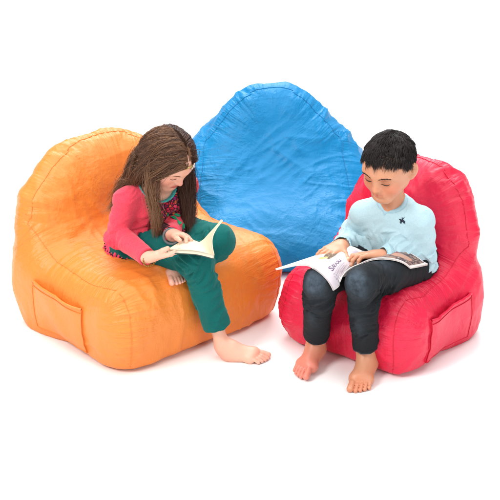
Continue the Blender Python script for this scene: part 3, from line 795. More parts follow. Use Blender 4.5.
    # bracelets
    for wq, e, mat_, r in ((wrR, elR, Mat('gold_beads', lin(150, 120, 50), .35, Metallic=.5).m, .0212), (wrL, elL, Mat('grey_band', lin(96, 104, 108), .6).m, .0225)):
        d = unit(wq-e); a = unit(np.cross(d, A(.2, .3, .9))); b = np.cross(d, a); c = wq + d*.016
        if r < .0215:
            LV = []; LF = []; nb = 0
            for q in range(22):
                an = q*2*math.pi/22; o = c + (a*math.cos(an)+b*math.sin(an))*r
                v, f = tubes([[o-d*.0028, o-d*.002, o, o+d*.002, o+d*.0028]], np.array([.0004, .002, .0029, .002, .0004]), 8); LV.append(v); LF.append(f+nb); nb += len(v)
            mk('bracelet', np.concatenate(LV), np.concatenate(LF), mat_)
        else:
            p = np.array([c + (a*math.cos(x)+b*math.sin(x))*r for x in np.linspace(0, 2*math.pi, 40, endpoint=False)])
            v, f = tubes([p], .0036, 8, closed=True); mk('bracelet', v, f, mat_)
    # ---- hair
    cover = Field(); cover.ops = list(S.ops) + [o for o in B.ops]
    cov = Field()
    for s, e, w_ in ((shR, elR, wrR), (shL, elL, wrL)):
        cov.add(cone(s, e, .038, .035), .02).add(cone(e, w_, .035, .028), .015)
    cov.add(fcone(P, P+ax*.10, .100, .087, f0, .84), .03).add(fcone(P+ax*.10, N-ax*.055, .087, .085, f0, .82), .04)
    cov.add(cone(shR, N-ax*.022, .035, .041), .03).add(cone(shL, N-ax*.022, .035, .041), .03).add(cone(N, H.w(0, -.02, -.04), .036, .036), .02)
    cov.add(ell(H.w(0, -.012, .032), A(.0765, .0925, .0805)*H.k, H.M), .01).add(ell(H.w(0, .018, .006), A(.062, .068, .080)*H.k, H.M), .02)
    cov.add(fcone(orange_pt(-.10, .12, .42), orange_pt(.12, .12, .42), .03, .03, A(0, 0, 1), 1), 0)
    rng = np.random.default_rng(5)
    def roots(n):
        out = []
        while len(out) < n:
            d = rng.normal(size=3); d /= np.linalg.norm(d); x, y, z = d
            q = A(.0765*x, -.012+.0925*y, .032+.0805*z)
            if (q[2] > .054 + .15*max(q[1]-.045, 0)) or (q[1] < .015 and q[2] > .0) or (q[1] < -.02 and q[2] > -.035):
                if q[1] > .064 and q[2] < .054: continue
                out.append(q)
        return np.array(out)
    nst, ncl, m_ = 18500, 520, 20; rl = roots(nst)
    side = np.where(rl[:, 0] > .010 + .003*rng.normal(size=nst), 1, -1)           # which side of the parting
    gi = rng.choice(nst, ncl, replace=False)
    gl = rl[gi]; gs = side[gi]; R0 = H.c + gl@H.M.T*H.k; jit = lambda s_: rng.normal(size=(ncl, 3))*s_
    # each lock is combed back past the ear, then falls to where it lies: over the shoulder, down the chest, down the back
    frontal = gl[:, 1] + .02*rng.normal(size=ncl)
    W1 = np.zeros((ncl, 3)); W2 = np.zeros((ncl, 3))
    for i in range(ncl):
        y = frontal[i]; r1, r2 = rng.random(2)
        if gs[i] < 0:
            if y > .056 or r1 < .02: w1 = H.w(-.080, .012+.02*(r1-.5), -.022); w2 = P + ax*(.050+.05*r2) - l0*(.054+.012*r1) + f0*.112
            elif y > -.01: w1 = H.w(-.080, -.030-.02*r1, -.03); w2 = at(114+20*r1, 203+3*r2, .085)
            else: w1 = H.w(-.058, -.070, -.035+.02*r1); w2 = at(107+22*r1, 203+7*r2, .095+.02*r2)
        else:
            if y > -.035: w1 = H.w(.086, -.002+.03*(r1-.5), -.02); w2 = at(185+7*r1, 229+8*r2, .005+.04*r2)
            else: w1 = H.w(.05, -.095, -.03); w2 = at(150+20*r1, 205, .19)
        W1[i] = w1; W2[i] = w2
    W1 += jit(.005); W2 += jit(.006)
    D0 = np.stack([gs*(.8 - np.abs(gl[:, 0])*3), np.where(gl[:, 1] > .02, -.55, -.6), .25 - np.abs(gl[:, 0])*7], 1)@H.M.T
    ln_g = (np.linalg.norm(W1-R0, axis=1)*1.12 + np.linalg.norm(W2-W1, axis=1)*1.06)*(.9+.2*rng.random(ncl))
    l1 = np.linalg.norm(W1-R0, axis=1)*1.1/ln_g; lift = .0030 + .006*rng.random(ncl)
    def step(P_, D, t):
        tg = np.where((t < l1*.9)[:, None], W1, W2) - P_; dd = np.linalg.norm(tg, axis=1)[:, None]; tg = tg/(dd+1e-6)
        w = np.stack([noise(P_ + gs[:, None]*.3, 13, 61+k) for k in range(3)], 1)*.45
        D = D*.62 + tg*.42*np.minimum(dd/.02, 1) + w*.30 + A(0, 0, -1)*.10
        Pn, D = push_out(P_, D, cov, lift); P_[:] = Pn; return D
    G_ = strands(R0, D0/np.linalg.norm(D0, axis=1)[:, None], ln_g, m_, step, 0)
    ci = np.concatenate([(np.linalg.norm(q_[:, None]-gl[None], axis=2) + 9*(s_[:, None] != gs[None])).argmin(1) for q_, s_ in zip(np.array_split(rl, 8), np.array_split(side, 8))])
    t = np.linspace(0, 1, m_)[None, :, None]; R0s = H.c + rl@H.M.T*H.k
    paths = G_[ci] + (R0s-G_[ci, 0])[:, None]*(1 - .80*t**.55)
    ph = rng.random((nst, 3, 1))*6.28; fq = 4+6*rng.random((nst, 1))
    wig = np.stack([np.sin(t[..., 0]*fq+ph[:, k]) for k in range(3)], -1)*.0065*t**.7 + rng.normal(size=(nst, 1, 3))*.0034*np.sin(t*2.6)**1.2
    stray = (rng.random(nst) < .035)[:, None, None]; wig = wig*np.where(stray, 3.0, 1.0)
    paths = paths + wig
    keep = .70 + .30*rng.random(nst)**.6                                            # uneven ends
    u_ = np.linspace(0, 1, m_)[None]*keep[:, None]*(m_-1); i0 = np.clip(u_.astype(int), 0, m_-2); fr_ = (u_-i0)[..., None]; ar = np.arange(nst)[:, None]
    paths = paths[ar, i0]*(1-fr_) + paths[ar, i0+1]*fr_
    rad = (.00030 + .00024*rng.random((nst, 1)))*np.interp(np.linspace(0, 1, m_), [0, .1, .6, 1], [.9, 1, .85, .2])[None]
    # short hairs swept back from the forehead under the band
    nf = 900; xf = rng.normal(size=nf)*.017; ph0 = .12 + .25*rng.random(nf) + np.abs(xf)*2; tt = np.linspace(0, 1, m_)[None]
    ph_ = ph0[:, None] + tt*(.75+.35*rng.random((nf, 1))); xx = (xf + .004)[:, None]*(1+.9*tt) + np.sign(xf)[:, None]*.006*tt + .0015*np.sin(tt*9+xf[:, None]*900)
    sx_ = np.sqrt(np.clip(1-(xx/.0765)**2, .05, 1)); up_ = 1.0 + (.012+.03*rng.random((nf, 1)))*np.sin(tt*3.1)**.6
    lf = np.stack([xx, -.012+.0925*np.cos(ph_)*sx_*up_, .032+.0805*np.sin(ph_)*sx_*up_], -1)
    pf = H.c + (lf.reshape(-1, 3)@H.M.T*H.k).reshape(lf.shape)
    paths = np.concatenate([paths, pf]); rad = np.concatenate([rad, np.repeat(.00050*np.interp(tt, [0, .2, .7, 1], [.5, 1, .9, .2]), nf, 0)])
    nl_ = nst; nst = nst + nf; ci = np.concatenate([ci, rng.integers(0, ncl, nf)]); side = np.concatenate([side, -np.ones(nf, int)])
    v, f = tubes_fast(paths, rad, 3)
    tone = rng.random(nst)*.40 + rng.random(ncl)[ci]*.40; tip = np.linspace(0, 1, m_)[None]
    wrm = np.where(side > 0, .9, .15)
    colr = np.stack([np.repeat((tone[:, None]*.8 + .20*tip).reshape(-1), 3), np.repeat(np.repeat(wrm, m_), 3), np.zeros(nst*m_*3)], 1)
    m = Mat('brown_hair', (0, 0, 0, 1), .42); m.b.inputs['Specular IOR Level'].default_value = .45
    c, _ = m.attr('strand'); sp = m.n('ShaderNodeSeparateColor'); m.l(c, sp.inputs[0])
    col = m.ramp(sp.outputs[0], [(0, lin(58, 35, 25)), (.35, lin(106, 72, 50)), (.7, lin(156, 114, 80)), (1, lin(196, 154, 110))])
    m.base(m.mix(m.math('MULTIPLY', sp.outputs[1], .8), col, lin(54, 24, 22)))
    hair = mk('hair', v, f, m.m, col={'strand': colr})
    # scalp layer beneath the strands
    K = Field(); K.add(ell(H.w(0, -.014, .034), A(.0775, .0935, .0815)*H.k, H.M), 0)
    K.cut(H.w(0, .066, .066), H.f*.75 - H.u*.6, .006).cut(H.w(0, -.03, -.02), -H.u + H.f*.55, .01)
    V, F = mesh_field(K, .003); mk('hair_base', V, F, Mat('brown_scalp', lin(40, 26, 20), .95, **{'Specular IOR Level': .05}).m, hair)
    # headband with a small jewelled flower at its far end
    p = []
    for a in np.linspace(-1.75, 1.35, 44):
        d = H.s*math.sin(a)*.078 + H.f*(math.cos(a)*.0965-.012) + H.u*(.064 - .014*abs(math.sin(a)) ) ; p.append(H.c + d*H.k)
    v, f = tubes([p], .0030, 8); hb = mk('headband', v, f, Mat('gold_band', lin(206, 180, 120), .35, Metallic=.6).m)
    c0 = np.array(p[29]) + H.f*.003; LV = []; LF = []; nb = 0
    nrm = unit(H.f + H.s*.8); e1 = unit(np.cross(nrm, H.u)); e2 = np.cross(nrm, e1)
    for q in range(6):
        an = q*math.pi/3; o = c0 + (e1*math.cos(an)+e2*math.sin(an))*.0075
        v, f = tubes([[o-nrm*.003, o-nrm*.002, o, o+nrm*.002, o+nrm*.003]], np.array([.0006, .0034, .0046, .0034, .0006]), 10); LV.append(v); LF.append(f+nb); nb += len(v)
    v, f = tubes([[c0, c0+nrm*.002, c0+nrm*.004, c0+nrm*.006]], np.array([.004, .0045, .0035, .0006]), 10); LV.append(v); LF.append(f+nb)
    mk('flower', np.concatenate(LV), np.concatenate(LF), Mat('silver_jewel', lin(190, 184, 178), .25, Metallic=.7).m, hb)
    return dict(trousers=T)
def orange_pt(x, y, z):
    return A(OR_C[0] + x*math.cos(OR_A) - y*math.sin(OR_A), OR_C[1] + x*math.sin(OR_A) + y*math.cos(OR_A), z)
girl = build_girl()
# ------------------------------------------------------------------ the boy
def build_boy():
    f0 = unit(A(-.48, -.88, 0)); l0 = A(.88, -.48, 0)
    P = A(.432, .045, .262); N = at(392, 205, -.045); ax = unit(N-P)
    hipR = P - l0*.066 + A(0, 0, -.012); hipL = P + l0*.066 + A(0, 0, -.012)
    knR = at(320, 283, -.25); knL = at(362, 283, -.275)
    anR = at(316, 338, -.135); anL = at(366, 349, -.205)
    heelR = at(321, 351, -.105); toeR = A(.140, -.243, .003); heelL = at(370, 363, -.175); toeL = A(.308, -.300, .002)
    shR = at(363, 213, .0); shL = at(421, 219, -.075)
    elR = at(353, 240, .045); wrR = at(341, 246, -.075)
    elL = at(424, 259, -.02); wrL = at(381, 256, -.145)
    H = Frame(at(388.5, 167.2, -.085), A(-.52, -.76, -.35), A(.04, 0, 1), .86)
    root = empty('person', (P[0], P[1], 0), label='short haired boy in a light blue sweater and dark jeans reading on the red chair', category='person')
    def mk(name, V, F, mat, parent=root, col=None):
        return make(name, V - A(P[0], P[1], 0), F, mat, parent, col)
    k2 = lambda a, b, t: a+(b-a)*t; nails = []
    B = Field()
    B.add(fcone(P, P+ax*.10, .076, .066, f0, .75), .03).add(fcone(P+ax*.10, N-ax*.05, .066, .068, f0, .72), .04)
    B.add(cone(shR, N-ax*.03, .022, .027), .03).add(cone(shL, N-ax*.03, .022, .027), .03)
    B.add(cone(N-ax*.03, H.w(0, -.022, -.035), .031, .031), .03)
    for s, e, w_ in ((shR, elR, wrR), (shL, elL, wrL)):
        B.add(cone(s, e, .022, .020), .012); B.add(cone(e, w_, .020, .0185), .01)
    for h, k, a in ((hipR, knR, anR), (hipL, knL, anL)):
        B.add(cone(h, k, .050, .033), .03); B.add(cone(k, (k+a)/2, .031, .028), .015); B.add(cone((k+a)/2, a, .026, .0178), .015)
    B.add(cone(N - ax*.005 + f0*.020, N - ax*.06 + f0*.020, .022, .024), .02)
    head(B, H, 1.05, 1.15)
    hand(B, wrR, at(314, 258, -.165)-wrR, A(.1, .1, -1), -1, .118, curl=(14, 16, 18, 22), spread=(.12, .03, -.05, -.14), thumb=(.55, .85, .10), tcurl=.1, nails=nails)
    hand(B, wrL, at(344, 254.5, -.165)-wrL, A(.0, -.35, -1), 1, .118, curl=(26, 28, 32, 36), spread=(.16, .04, -.07, -.18), thumb=(.70, .65, .1), tcurl=.15, nails=nails)
    foot(B, anR, heelR, toeR, A(-.25, -.35, 1), -1, .160, nails=nails)
    foot(B, anL, heelL, toeL, A(0, -.1, 1), 1, .160, nails=nails)
    V, F = mesh_field(B, .0022)
    base = lin3(192, 140, 110)
    spots = [(H.w(s*.040, .06, -.03), lin3(198, 126, 98), .024, .02) for s in (-1, 1)] + [(H.w(0, .10, -.02), lin3(200, 138, 106), .012, .01)]
    spots += [(H.w(s*.031, .08, .004), lin3(168, 112, 82), .015, .009) for s in (-1, 1)]
    spots += [(H.w(x, .0862-abs(x)*.32, -.0465-abs(x)*.05), lin3(170, 84, 74), .0046, .002) for x in np.linspace(-.016, .016, 9)]
    spots += [(H.w(x*.9, .0850-abs(x)*.32, -.0555+abs(x)*.10), lin3(182, 88, 80), .0050, .002) for x in np.linspace(-.015, .015, 9)]
    spots += [(H.w(x, .0862-abs(x)*.3, -.0512), lin3(104, 44, 40), .0026, .0012) for x in np.linspace(-.013, .013, 12)]
    spots += [(c, lin3(216, 168, 142), r, .0015) for c, r, d in nails]
    spots += [(toeR, lin3(208, 128, 112), .10, .06), (toeL, lin3(200, 134, 104), .04, .03)]  # right foot: pink reflection of the red chair painted into the skin
    mk('body', V, F, skin_mat('tan_skin'), col={'tone': paint(V, base, spots)})
    bvh = BVHTree.FromPolygons(V.tolist(), F.tolist())
    def onface(x, z, up=.0003):
        r = bvh.ray_cast(Vector(H.w(x, .2, z)), Vector(-H.f)); return (np.array(r[0]) if r[0] else H.w(x, .08, z)) + H.f*up
    dk = Mat('dark_lash', lin(24, 16, 14), .6).m; rng = np.random.default_rng(9)
    for s in (-1, 1):
        ln = resample([onface(s*(.031+q), .0-.0048*(1-(q/.0145)**2)) for q in np.linspace(-.0135, .0140, 7)], 18)
        v, f = tubes([ln], .0016*np.sin(np.linspace(.35, 2.75, 18)), 5); mk('eyelash', v, f, dk)
        pr = []
        for i in range(110):
            q = rng.uniform(-.017, .019); z = .0205 + .0045*(1-((q-.003)/.021)**2) + rng.normal()*.0013
            a = onface(s*(.031+q), z, .0002); b = onface(s*(.031+q+.0035), z+.0016-.09*max(q, -.004), .0007); pr.append([a, (a+b)/2+H.f*.0005, b])
        v, f = tubes_fast(np.array(pr), np.tile([.00042, .00038, .00012], (len(pr), 1)), 3); mk('eyebrow', v, f, dk)
    # ---- jeans
    T = Field()
    T.add(fcone(P-A(0, 0, .01), P+ax*.04, .098, .090, f0, .85), .03)
    T.add(cone(hipR, k2(hipR, knR, .55), .068, .056), .03).add(cone(k2(hipR, knR, .55), knR, .051, .0425), .02)
    T.add(cone(hipL, k2(hipL, knL, .55), .068, .056), .03).add(cone(k2(hipL, knL, .55), knL, .051, .0425), .02)
    hems = []
    for k, a in ((knR, anR), (knL, anL)):
        d = unit(a-k); T.add(cone(k, a, .0425, .0378), .02); hems.append((a - d*.016, d))
    T.disp(cloth_post([(hipR, knR), (knR, anR), (hipL, knL), (knL, anL)],
        [(knR+A(.01, .03, -.04), .06, 1.0), (knL+A(.02, .04, -.03), .06, 1.2), (k2(knL, anL, .6), .05, .5), (k2(knR, anR, .6), .05, .5), (hipL, .09, 1.2)], 201, .0082, .0020, 38, 12))
    for h, d in hems: T.cut(h, d, .002, h, .10).sub(cone(h-d*.012, h+d*.05, .0315, .0315), .002)
    V, F = mesh_field(T, .0028); V = relax(V, F, 1, .35)
    fade = np.zeros(len(V)); seam = np.zeros(len(V))
    for k, h, a in ((knR, hipR, anR), (knL, hipL, anL)):
        fr = unit(f0 + A(0, 0, .55)); c = k + fr*.045
        fade = np.maximum(fade, np.exp(-(np.linalg.norm((V-c)*A(1.2, 1, .72), axis=1)/.036)**2))
        c2 = k2(k, h, .35) + A(0, -.01, .055); fade = np.maximum(fade, .5*np.exp(-(np.linalg.norm(V-c2, axis=1)/.04)**2))
        c3 = k2(k, a, .5) + f0*.045; fade = np.maximum(fade, .20*np.exp(-(np.linalg.norm((V-c3)*A(1.3, 1, .35), axis=1)/.03)**2))
    for h, d in hems:
        q = (V-h)@d; m_ = np.linalg.norm(V-h, axis=1) < .09
        seam = np.maximum(seam, np.where(m_, np.exp(-((q+.014)/.0013)**2), 0)); fade = np.maximum(fade, np.where(m_, .75*np.exp(-((q+.0015)/.0035)**2), 0))
    m = Mat('dark_denim', (0, 0, 0, 1), .8); m.b.inputs['Specular IOR Level'].default_value = .2
    v = m.coord(); fa, _ = m.attr('fade'); se, _ = m.attr('seam')
    n1 = m.noise(30, 5, .65, v); n2 = m.noise(300, 2, .5, v); n3 = m.noise(10, 3, .5, v)
    col = m.mix(n3, lin(13, 15, 17), lin(25, 28, 31)); fac = m.math('MULTIPLY', fa, m.ramp(n1, [(.30, (.05, .05, .05, 1)), (.70, (1, 1, 1, 1))]), True)
    col = m.mix(fac, col, lin(84, 99, 113)); col = m.mix(m.math('MULTIPLY', n2, .14), col, lin(54, 62, 70)); m.base(m.mix(m.math('MULTIPLY', se, .7), col, lin(14, 18, 24)))
    b = m.bump(n2, .5, .0012); m.bump(m.noise(45, 4, .6, v), .35, .004, b)
    mk('jeans', V, F, m.m, col={'fade': fade, 'seam': seam})
    # ---- sweater
    S = Field()
    S.add(fcone(P-ax*.03, P+ax*.09, .121, .098, f0, .92), .03).add(fcone(P+ax*.09, N-ax*.062, .098, .082, f0, .80), .04)
    S.add(cone(shR, N-ax*.012, .032, .036), .03).add(cone(shL, N-ax*.012, .032, .036), .03)
    cuts = []
    for s, e, w_ in ((shR, elR, wrR), (shL, elL, wrL)):
        pr, c, d = sleeve(s, e, w_, .0355, .0350, .0275, -.006); S.add(pr, .016); cuts.append((c, d, e))
    S.disp(cloth_post([(shR, elR), (elR, wrR), (shL, elL), (elL, wrL), (P, N)],
        [(elR, .07, 1.2), (elL, .07, 1.3), (shL-A(0, 0, .07), .06, 1.0), (shR-A(0, 0, .06), .05, 1.0), (P+ax*.05+f0*.08, .10, 1.25), (P+ax*.12+f0*.08, .08, .5)], 231, .0052, .0012, 22, 9))
    S.cut(P-ax*.062, -ax, .006)
    for c, d, e in cuts: S.sub(cone(c-d*.02, c+d*.010, .0245, .0245), .002)
    vn = Field(); nb = N + ax*.058 + f0*.002
    vn.add(ell(nb, A(.047, .047, .052)), 0)
    def wedge(P_):                                  # the V of the neckline, cut straight through to the skin
        q = P_ - N; lf_ = q@l0 + .004; hh = q@ax
        return np.maximum.reduce([(np.abs(lf_) - .70*(hh-.020))*.85, -(q@f0)-.0, hh-.06])
    vn.ops.append((wedge, N + f0*.06, .12, .004, 'u'))
    bnd = (vn.__call__, N, .14)
    S.sub(bnd, .004)
    V, F = mesh_field(S, .0028); V = relax(V, F, 1, .35)
    rib = 1-sstep(.009, .0105, vn(V)); rim = np.exp(-((vn(V)-.0105)/.0012)**2)*(vn(V) > .003)
    for c, d, e in cuts:
        q = (V-c)@d; m_ = np.linalg.norm(V-c, axis=1) < .06; rib = np.maximum(rib, np.where(m_ & (q > -.034), 1., 0)); rim = np.maximum(rim, np.where(m_, np.exp(-((q+.035)/.0015)**2), 0))
    m = Mat('light_blue_jersey', (0, 0, 0, 1), .85); m.b.inputs['Specular IOR Level'].default_value = .15; m.b.inputs['Sheen Weight'].default_value = .15
    v = m.coord(); rb, _ = m.attr('rib'); rm, _ = m.attr('rim'); n1 = m.noise(320, 2, .7, v); n2 = m.noise(90, 3, .6, v)
    col = m.mix(n1, lin(156, 187, 198), lin(182, 208, 215)); col = m.mix(m.math('MULTIPLY', rb, .22), col, lin(118, 172, 194)); m.base(m.mix(m.math('MULTIPLY', rm, .45), col, lin(110, 164, 188)))
    b = m.bump(n1, .5, .0012); b = m.bump(n2, .3, .002, b); b = m.bump(m.noise(22, 4, .6, v), .35, .006, b); b = m.bump(m.math('SUBTRACT', 1.0, rm), .6, .002, b)
    sw = mk('sweater', V, F, m.m, col={'rib': rib, 'rim': rim})
    # small embroidered horse and rider on the chest
    sbv = BVHTree.FromPolygons(V.tolist(), F.tolist())
    lc = at(402.4, 221.2, -.15); vd = unit(lc-CAM_P); hit = sbv.ray_cast(Vector(CAM_P), Vector(vd)); c = np.array(hit[0]); nrm = np.array(hit[1])
    e1 = unit(np.cross(A(0, 0, 1), nrm)); e2 = np.cross(nrm, e1); LV = []; LF = []; nbv = 0
    def blob(pts, r):
        nonlocal nbv
        p = np.array([c + e1*x*.00115 + e2*y*.00115 + nrm*.0006 for x, y in pts]); v, f = tubes([p], np.array(r)*.0014, 8); LV.append(v); LF.append(f+nbv); nbv += len(v)
    blob([(-4.5, 0), (-3, 1), (0, 1), (3, .6), (4.6, 0)], [1.0, 2.4, 2.2, 2.4, .8])         # horse's body
    blob([(-3.6, 1), (-5.6, 4.2), (-7.4, 4.4), (-8.4, 3.2)], [1.7, 1.2, 1.1, .5])           # neck and head
    blob([(-3.4, 0), (-5.4, -3.2), (-4.2, -6)], [1.1, .8, .5]); blob([(-2.4, 0), (-2.0, -3.6), (-3.2, -6.6)], [1, .7, .5])
    blob([(3, 0), (3.4, -3.2), (5.2, -6)], [1.3, .8, .5]); blob([(3.6, 0), (5.4, -2.6), (7.2, -5)], [1.2, .8, .5]); blob([(4.2, .8), (6, .6), (7, -1.6)], [.7, .7, .3])
    blob([(0, 2), (-.4, 4.4), (-.8, 6.6)], [1.5, 1.6, 1.0]); blob([(-.9, 7.4), (-1, 8.4), (-1.1, 9.4)], [.9, 1.2, .6]); blob([(-.6, 5.8), (2, 7), (4.6, 11)], [.8, .6, .35])
    mk('chest_emblem', np.concatenate(LV), np.concatenate(LF), Mat('navy_thread', lin(22, 30, 52), .8).m, sw)
    # ---- short black hair
    def hairline(q):
        x, y, z = q[:, 0], q[:, 1], q[:, 2]
        front = z > .070 - .06*np.abs(x); temple = (y < .052 - .25*np.abs(x)*0) & (z > .022 + np.clip((y-.0)*.75, 0, .06))
        nape = (y < -.018) & (z > -.055 - y*.12)
        return (front & (y > .03)) | temple & (y > -.018) & (z > .018) | nape | (z > .078)
    nst = 13000; out = []
    while sum(len(o) for o in out) < nst:
        d = rng.normal(size=(6000, 3)); d /= np.linalg.norm(d, axis=1)[:, None]; q = d*A(.0775, .0915, .0800) + A(0, -.012, .032); out.append(q[hairline(q)])
    rl = np.concatenate(out)[:nst]; whorl = A(.008, -.060, .098)
    cov = Field(); cov.add(ell(H.w(0, -.012, .032), A(.0750, .0900, .0785)*H.k, H.M), .01).add(ell(H.w(0, .018, .010), A(.0665, .068, .077)*H.k, H.M), .02)
    flow = rl-whorl; nl = (rl-A(0, -.012, .032))/A(.0775, .0915, .080)**2; nl /= np.linalg.norm(nl, axis=1)[:, None]
    flow = flow - (flow*nl).sum(1)[:, None]*nl; flow /= np.linalg.norm(flow, axis=1)[:, None]+1e-6
    cl = np.stack([noise(rl, 60, 300+k) for k in range(3)], 1)
    D0 = (flow*.9 + nl*.42 + cl*.55 + rng.normal(size=rl.shape)*.10)@H.M.T; D0 /= np.linalg.norm(D0, axis=1)[:, None]
    fringe = sstep(.03, .06, rl[:, 1])*sstep(.05, .065, rl[:, 2]); low = sstep(.03, -.02, rl[:, 2])
    ln = (.015 + .008*rng.random(nst) + .006*fringe)*(1-.62*low)*(.82 + .75*np.clip(noise(rl, 70, 340), -.65, .7)); fl = flow@H.M.T
    def step(P_, D, t):
        D = D*.72 + fl*.22 + A(0, 0, -1)*.12 + H.f*fringe[:, None]*(.02 if t < .4 else -.06)
        Pn, D = push_out(P_, D, cov, .0022 + .004*np.sin(np.arange(len(P_))*1.7)**2); P_[:] = Pn; return D
    pth = strands(H.c + rl@H.M.T*H.k, D0, ln, 7, step, 0)
    rad = (.00042 + .0003*rng.random((nst, 1)))*np.array([[1, 1, .95, .85, .7, .5, .18]]); v, f = tubes_fast(pth, rad, 3)
    mh = Mat('black_hair', lin(30, 22, 19), .45); mh.b.inputs['Specular IOR Level'].default_value = .45
    hair = mk('hair', v, f, mh.m)
    K = Field(); K.add(ell(H.w(0, -.013, .033), A(.0790, .0930, .0815)*H.k, H.M), 0)
    K.cut(H.w(0, .056, .074), H.f*.8 - H.u*.8, .004).cut(H.w(0, .004, .034), -H.u*.9 + H.f*.55, .004)
    V, F = mesh_field(K, .0028); mk('hair_base', V, F, Mat('black_scalp', lin(20, 15, 14), .95, **{'Specular IOR Level': .05}).m, hair)
    return dict(trousers=T, sweater=S)
boy = build_boy()
# ------------------------------------------------------------------ the two things they read
def loft(edge_a, edge_b, na, nb, clear=None, gap=.004, it=6, sag=0):
    """grid between two edges (lists of points), kept clear of a distance field"""
    a = resample(edge_a, na); b = resample(edge_b, na); t = np.linspace(0, 1, nb)[None, :, None]
    G = a[:, None]*(1-t) + b[:, None]*t
    if clear is not None:
        X = G.reshape(-1, 3)
        for _ in range(it): X, _d = push_out(X, np.zeros_like(X), clear, gap)
        G = X.reshape(G.shape)
        for _ in range(3):
            G[1:-1] = (G[:-2]+2*G[1:-1]+G[2:])/4; G[:, 1:-1] = (G[:, :-2]+2*G[:, 1:-1]+G[:, 2:])/4
    return G

def grid_uv(G):
    a, b, _ = G.shape; u, v = np.meshgrid(np.linspace(0, 1, a), np.linspace(0, 1, b), indexing='ij')
    return u, v

def put(name, G, th, mat, parent, org, col=None):
    v, f = sheet(G, th); c = None
    if col is not None: c = {'print': np.concatenate([col.reshape(-1, 3)]*2)}
    return make(name, v-org, f, mat, parent, c)

def paper(name, rough=.6, tint=None):
    m = Mat(name, (.7, .68, .62, 1), rough); m.b.inputs['Specular IOR Level'].default_value = .3
    c, _ = m.attr('print'); m.base(c); m.b.inputs['Transmission Weight'].default_value = 0; return m.m

def build_book():
    A_, B_, C_, D_ = at(167.5, 249.5, -.175), at(181, 241.5, -.108), at(199.5, 242.5, -.100), at(214, 255, -.178)
    org = (A_+B_+C_+D_)/4
    root = empty('open_book', org, label='open cream paperback book resting on the girl\'s teal knee', category='book')
    up = A(0, 0, 1); T = girl['trousers']
    # flat half: the page block bows up towards the spine
    near = [A_, A_*.7+D_*.3+up*.004, A_*.35+D_*.65+up*.006, D_]; far = [B_, B_*.7+C_*.3+up*.005, B_*.35+C_*.65+up*.006, C_]
    G = loft(near, far, 30, 24); u, v = grid_uv(G)
    pg = lin3(216, 204, 178); pr = np.tile(pg, (30, 24, 1))
    mp = paper('cream_page'); edge = Mat('page_edges', lin(214, 204, 184), .8)
    wv = edge.n('ShaderNodeTexNoise'); wv.inputs['Scale'].default_value = 30; mpn = edge.coord((4, 4, 60)); edge.l(mpn, wv.inputs['Vector']); edge.base(edge.mix(wv.outputs['Fac'], lin(188, 176, 152), lin(224, 214, 194)))
    blk = put('page_block', G - up*.006, .009, edge.m, root, org)
    top = put('page', G, .0014, mp, root, org, pr)
    cov = Mat('dark_cover', lin(36, 62, 60), .45)
    Gc = G.copy(); Gc[0] += (Gc[0]-Gc[1])*1.2; put('cover', Gc - up*.0125, .0022, cov.m, root, org)
    # half being turned: stands up from the spine and curls away
    near = [D_, at(212.3, 247, -.176), at(212.2, 238, -.172), at(216, 229, -.166), at(222.5, 220.5, -.158)]
    far = [C_, at(204, 239.5, -.102), at(209.5, 233.5, -.104), at(216, 226.5, -.108), at(221.8, 219.5, -.112)]
    G2 = loft(near, far, 30, 24); pr2 = np.tile(pg, (30, 24, 1))
    t2 = put('turning_pages', G2, .0034, mp, root, org, pr2)

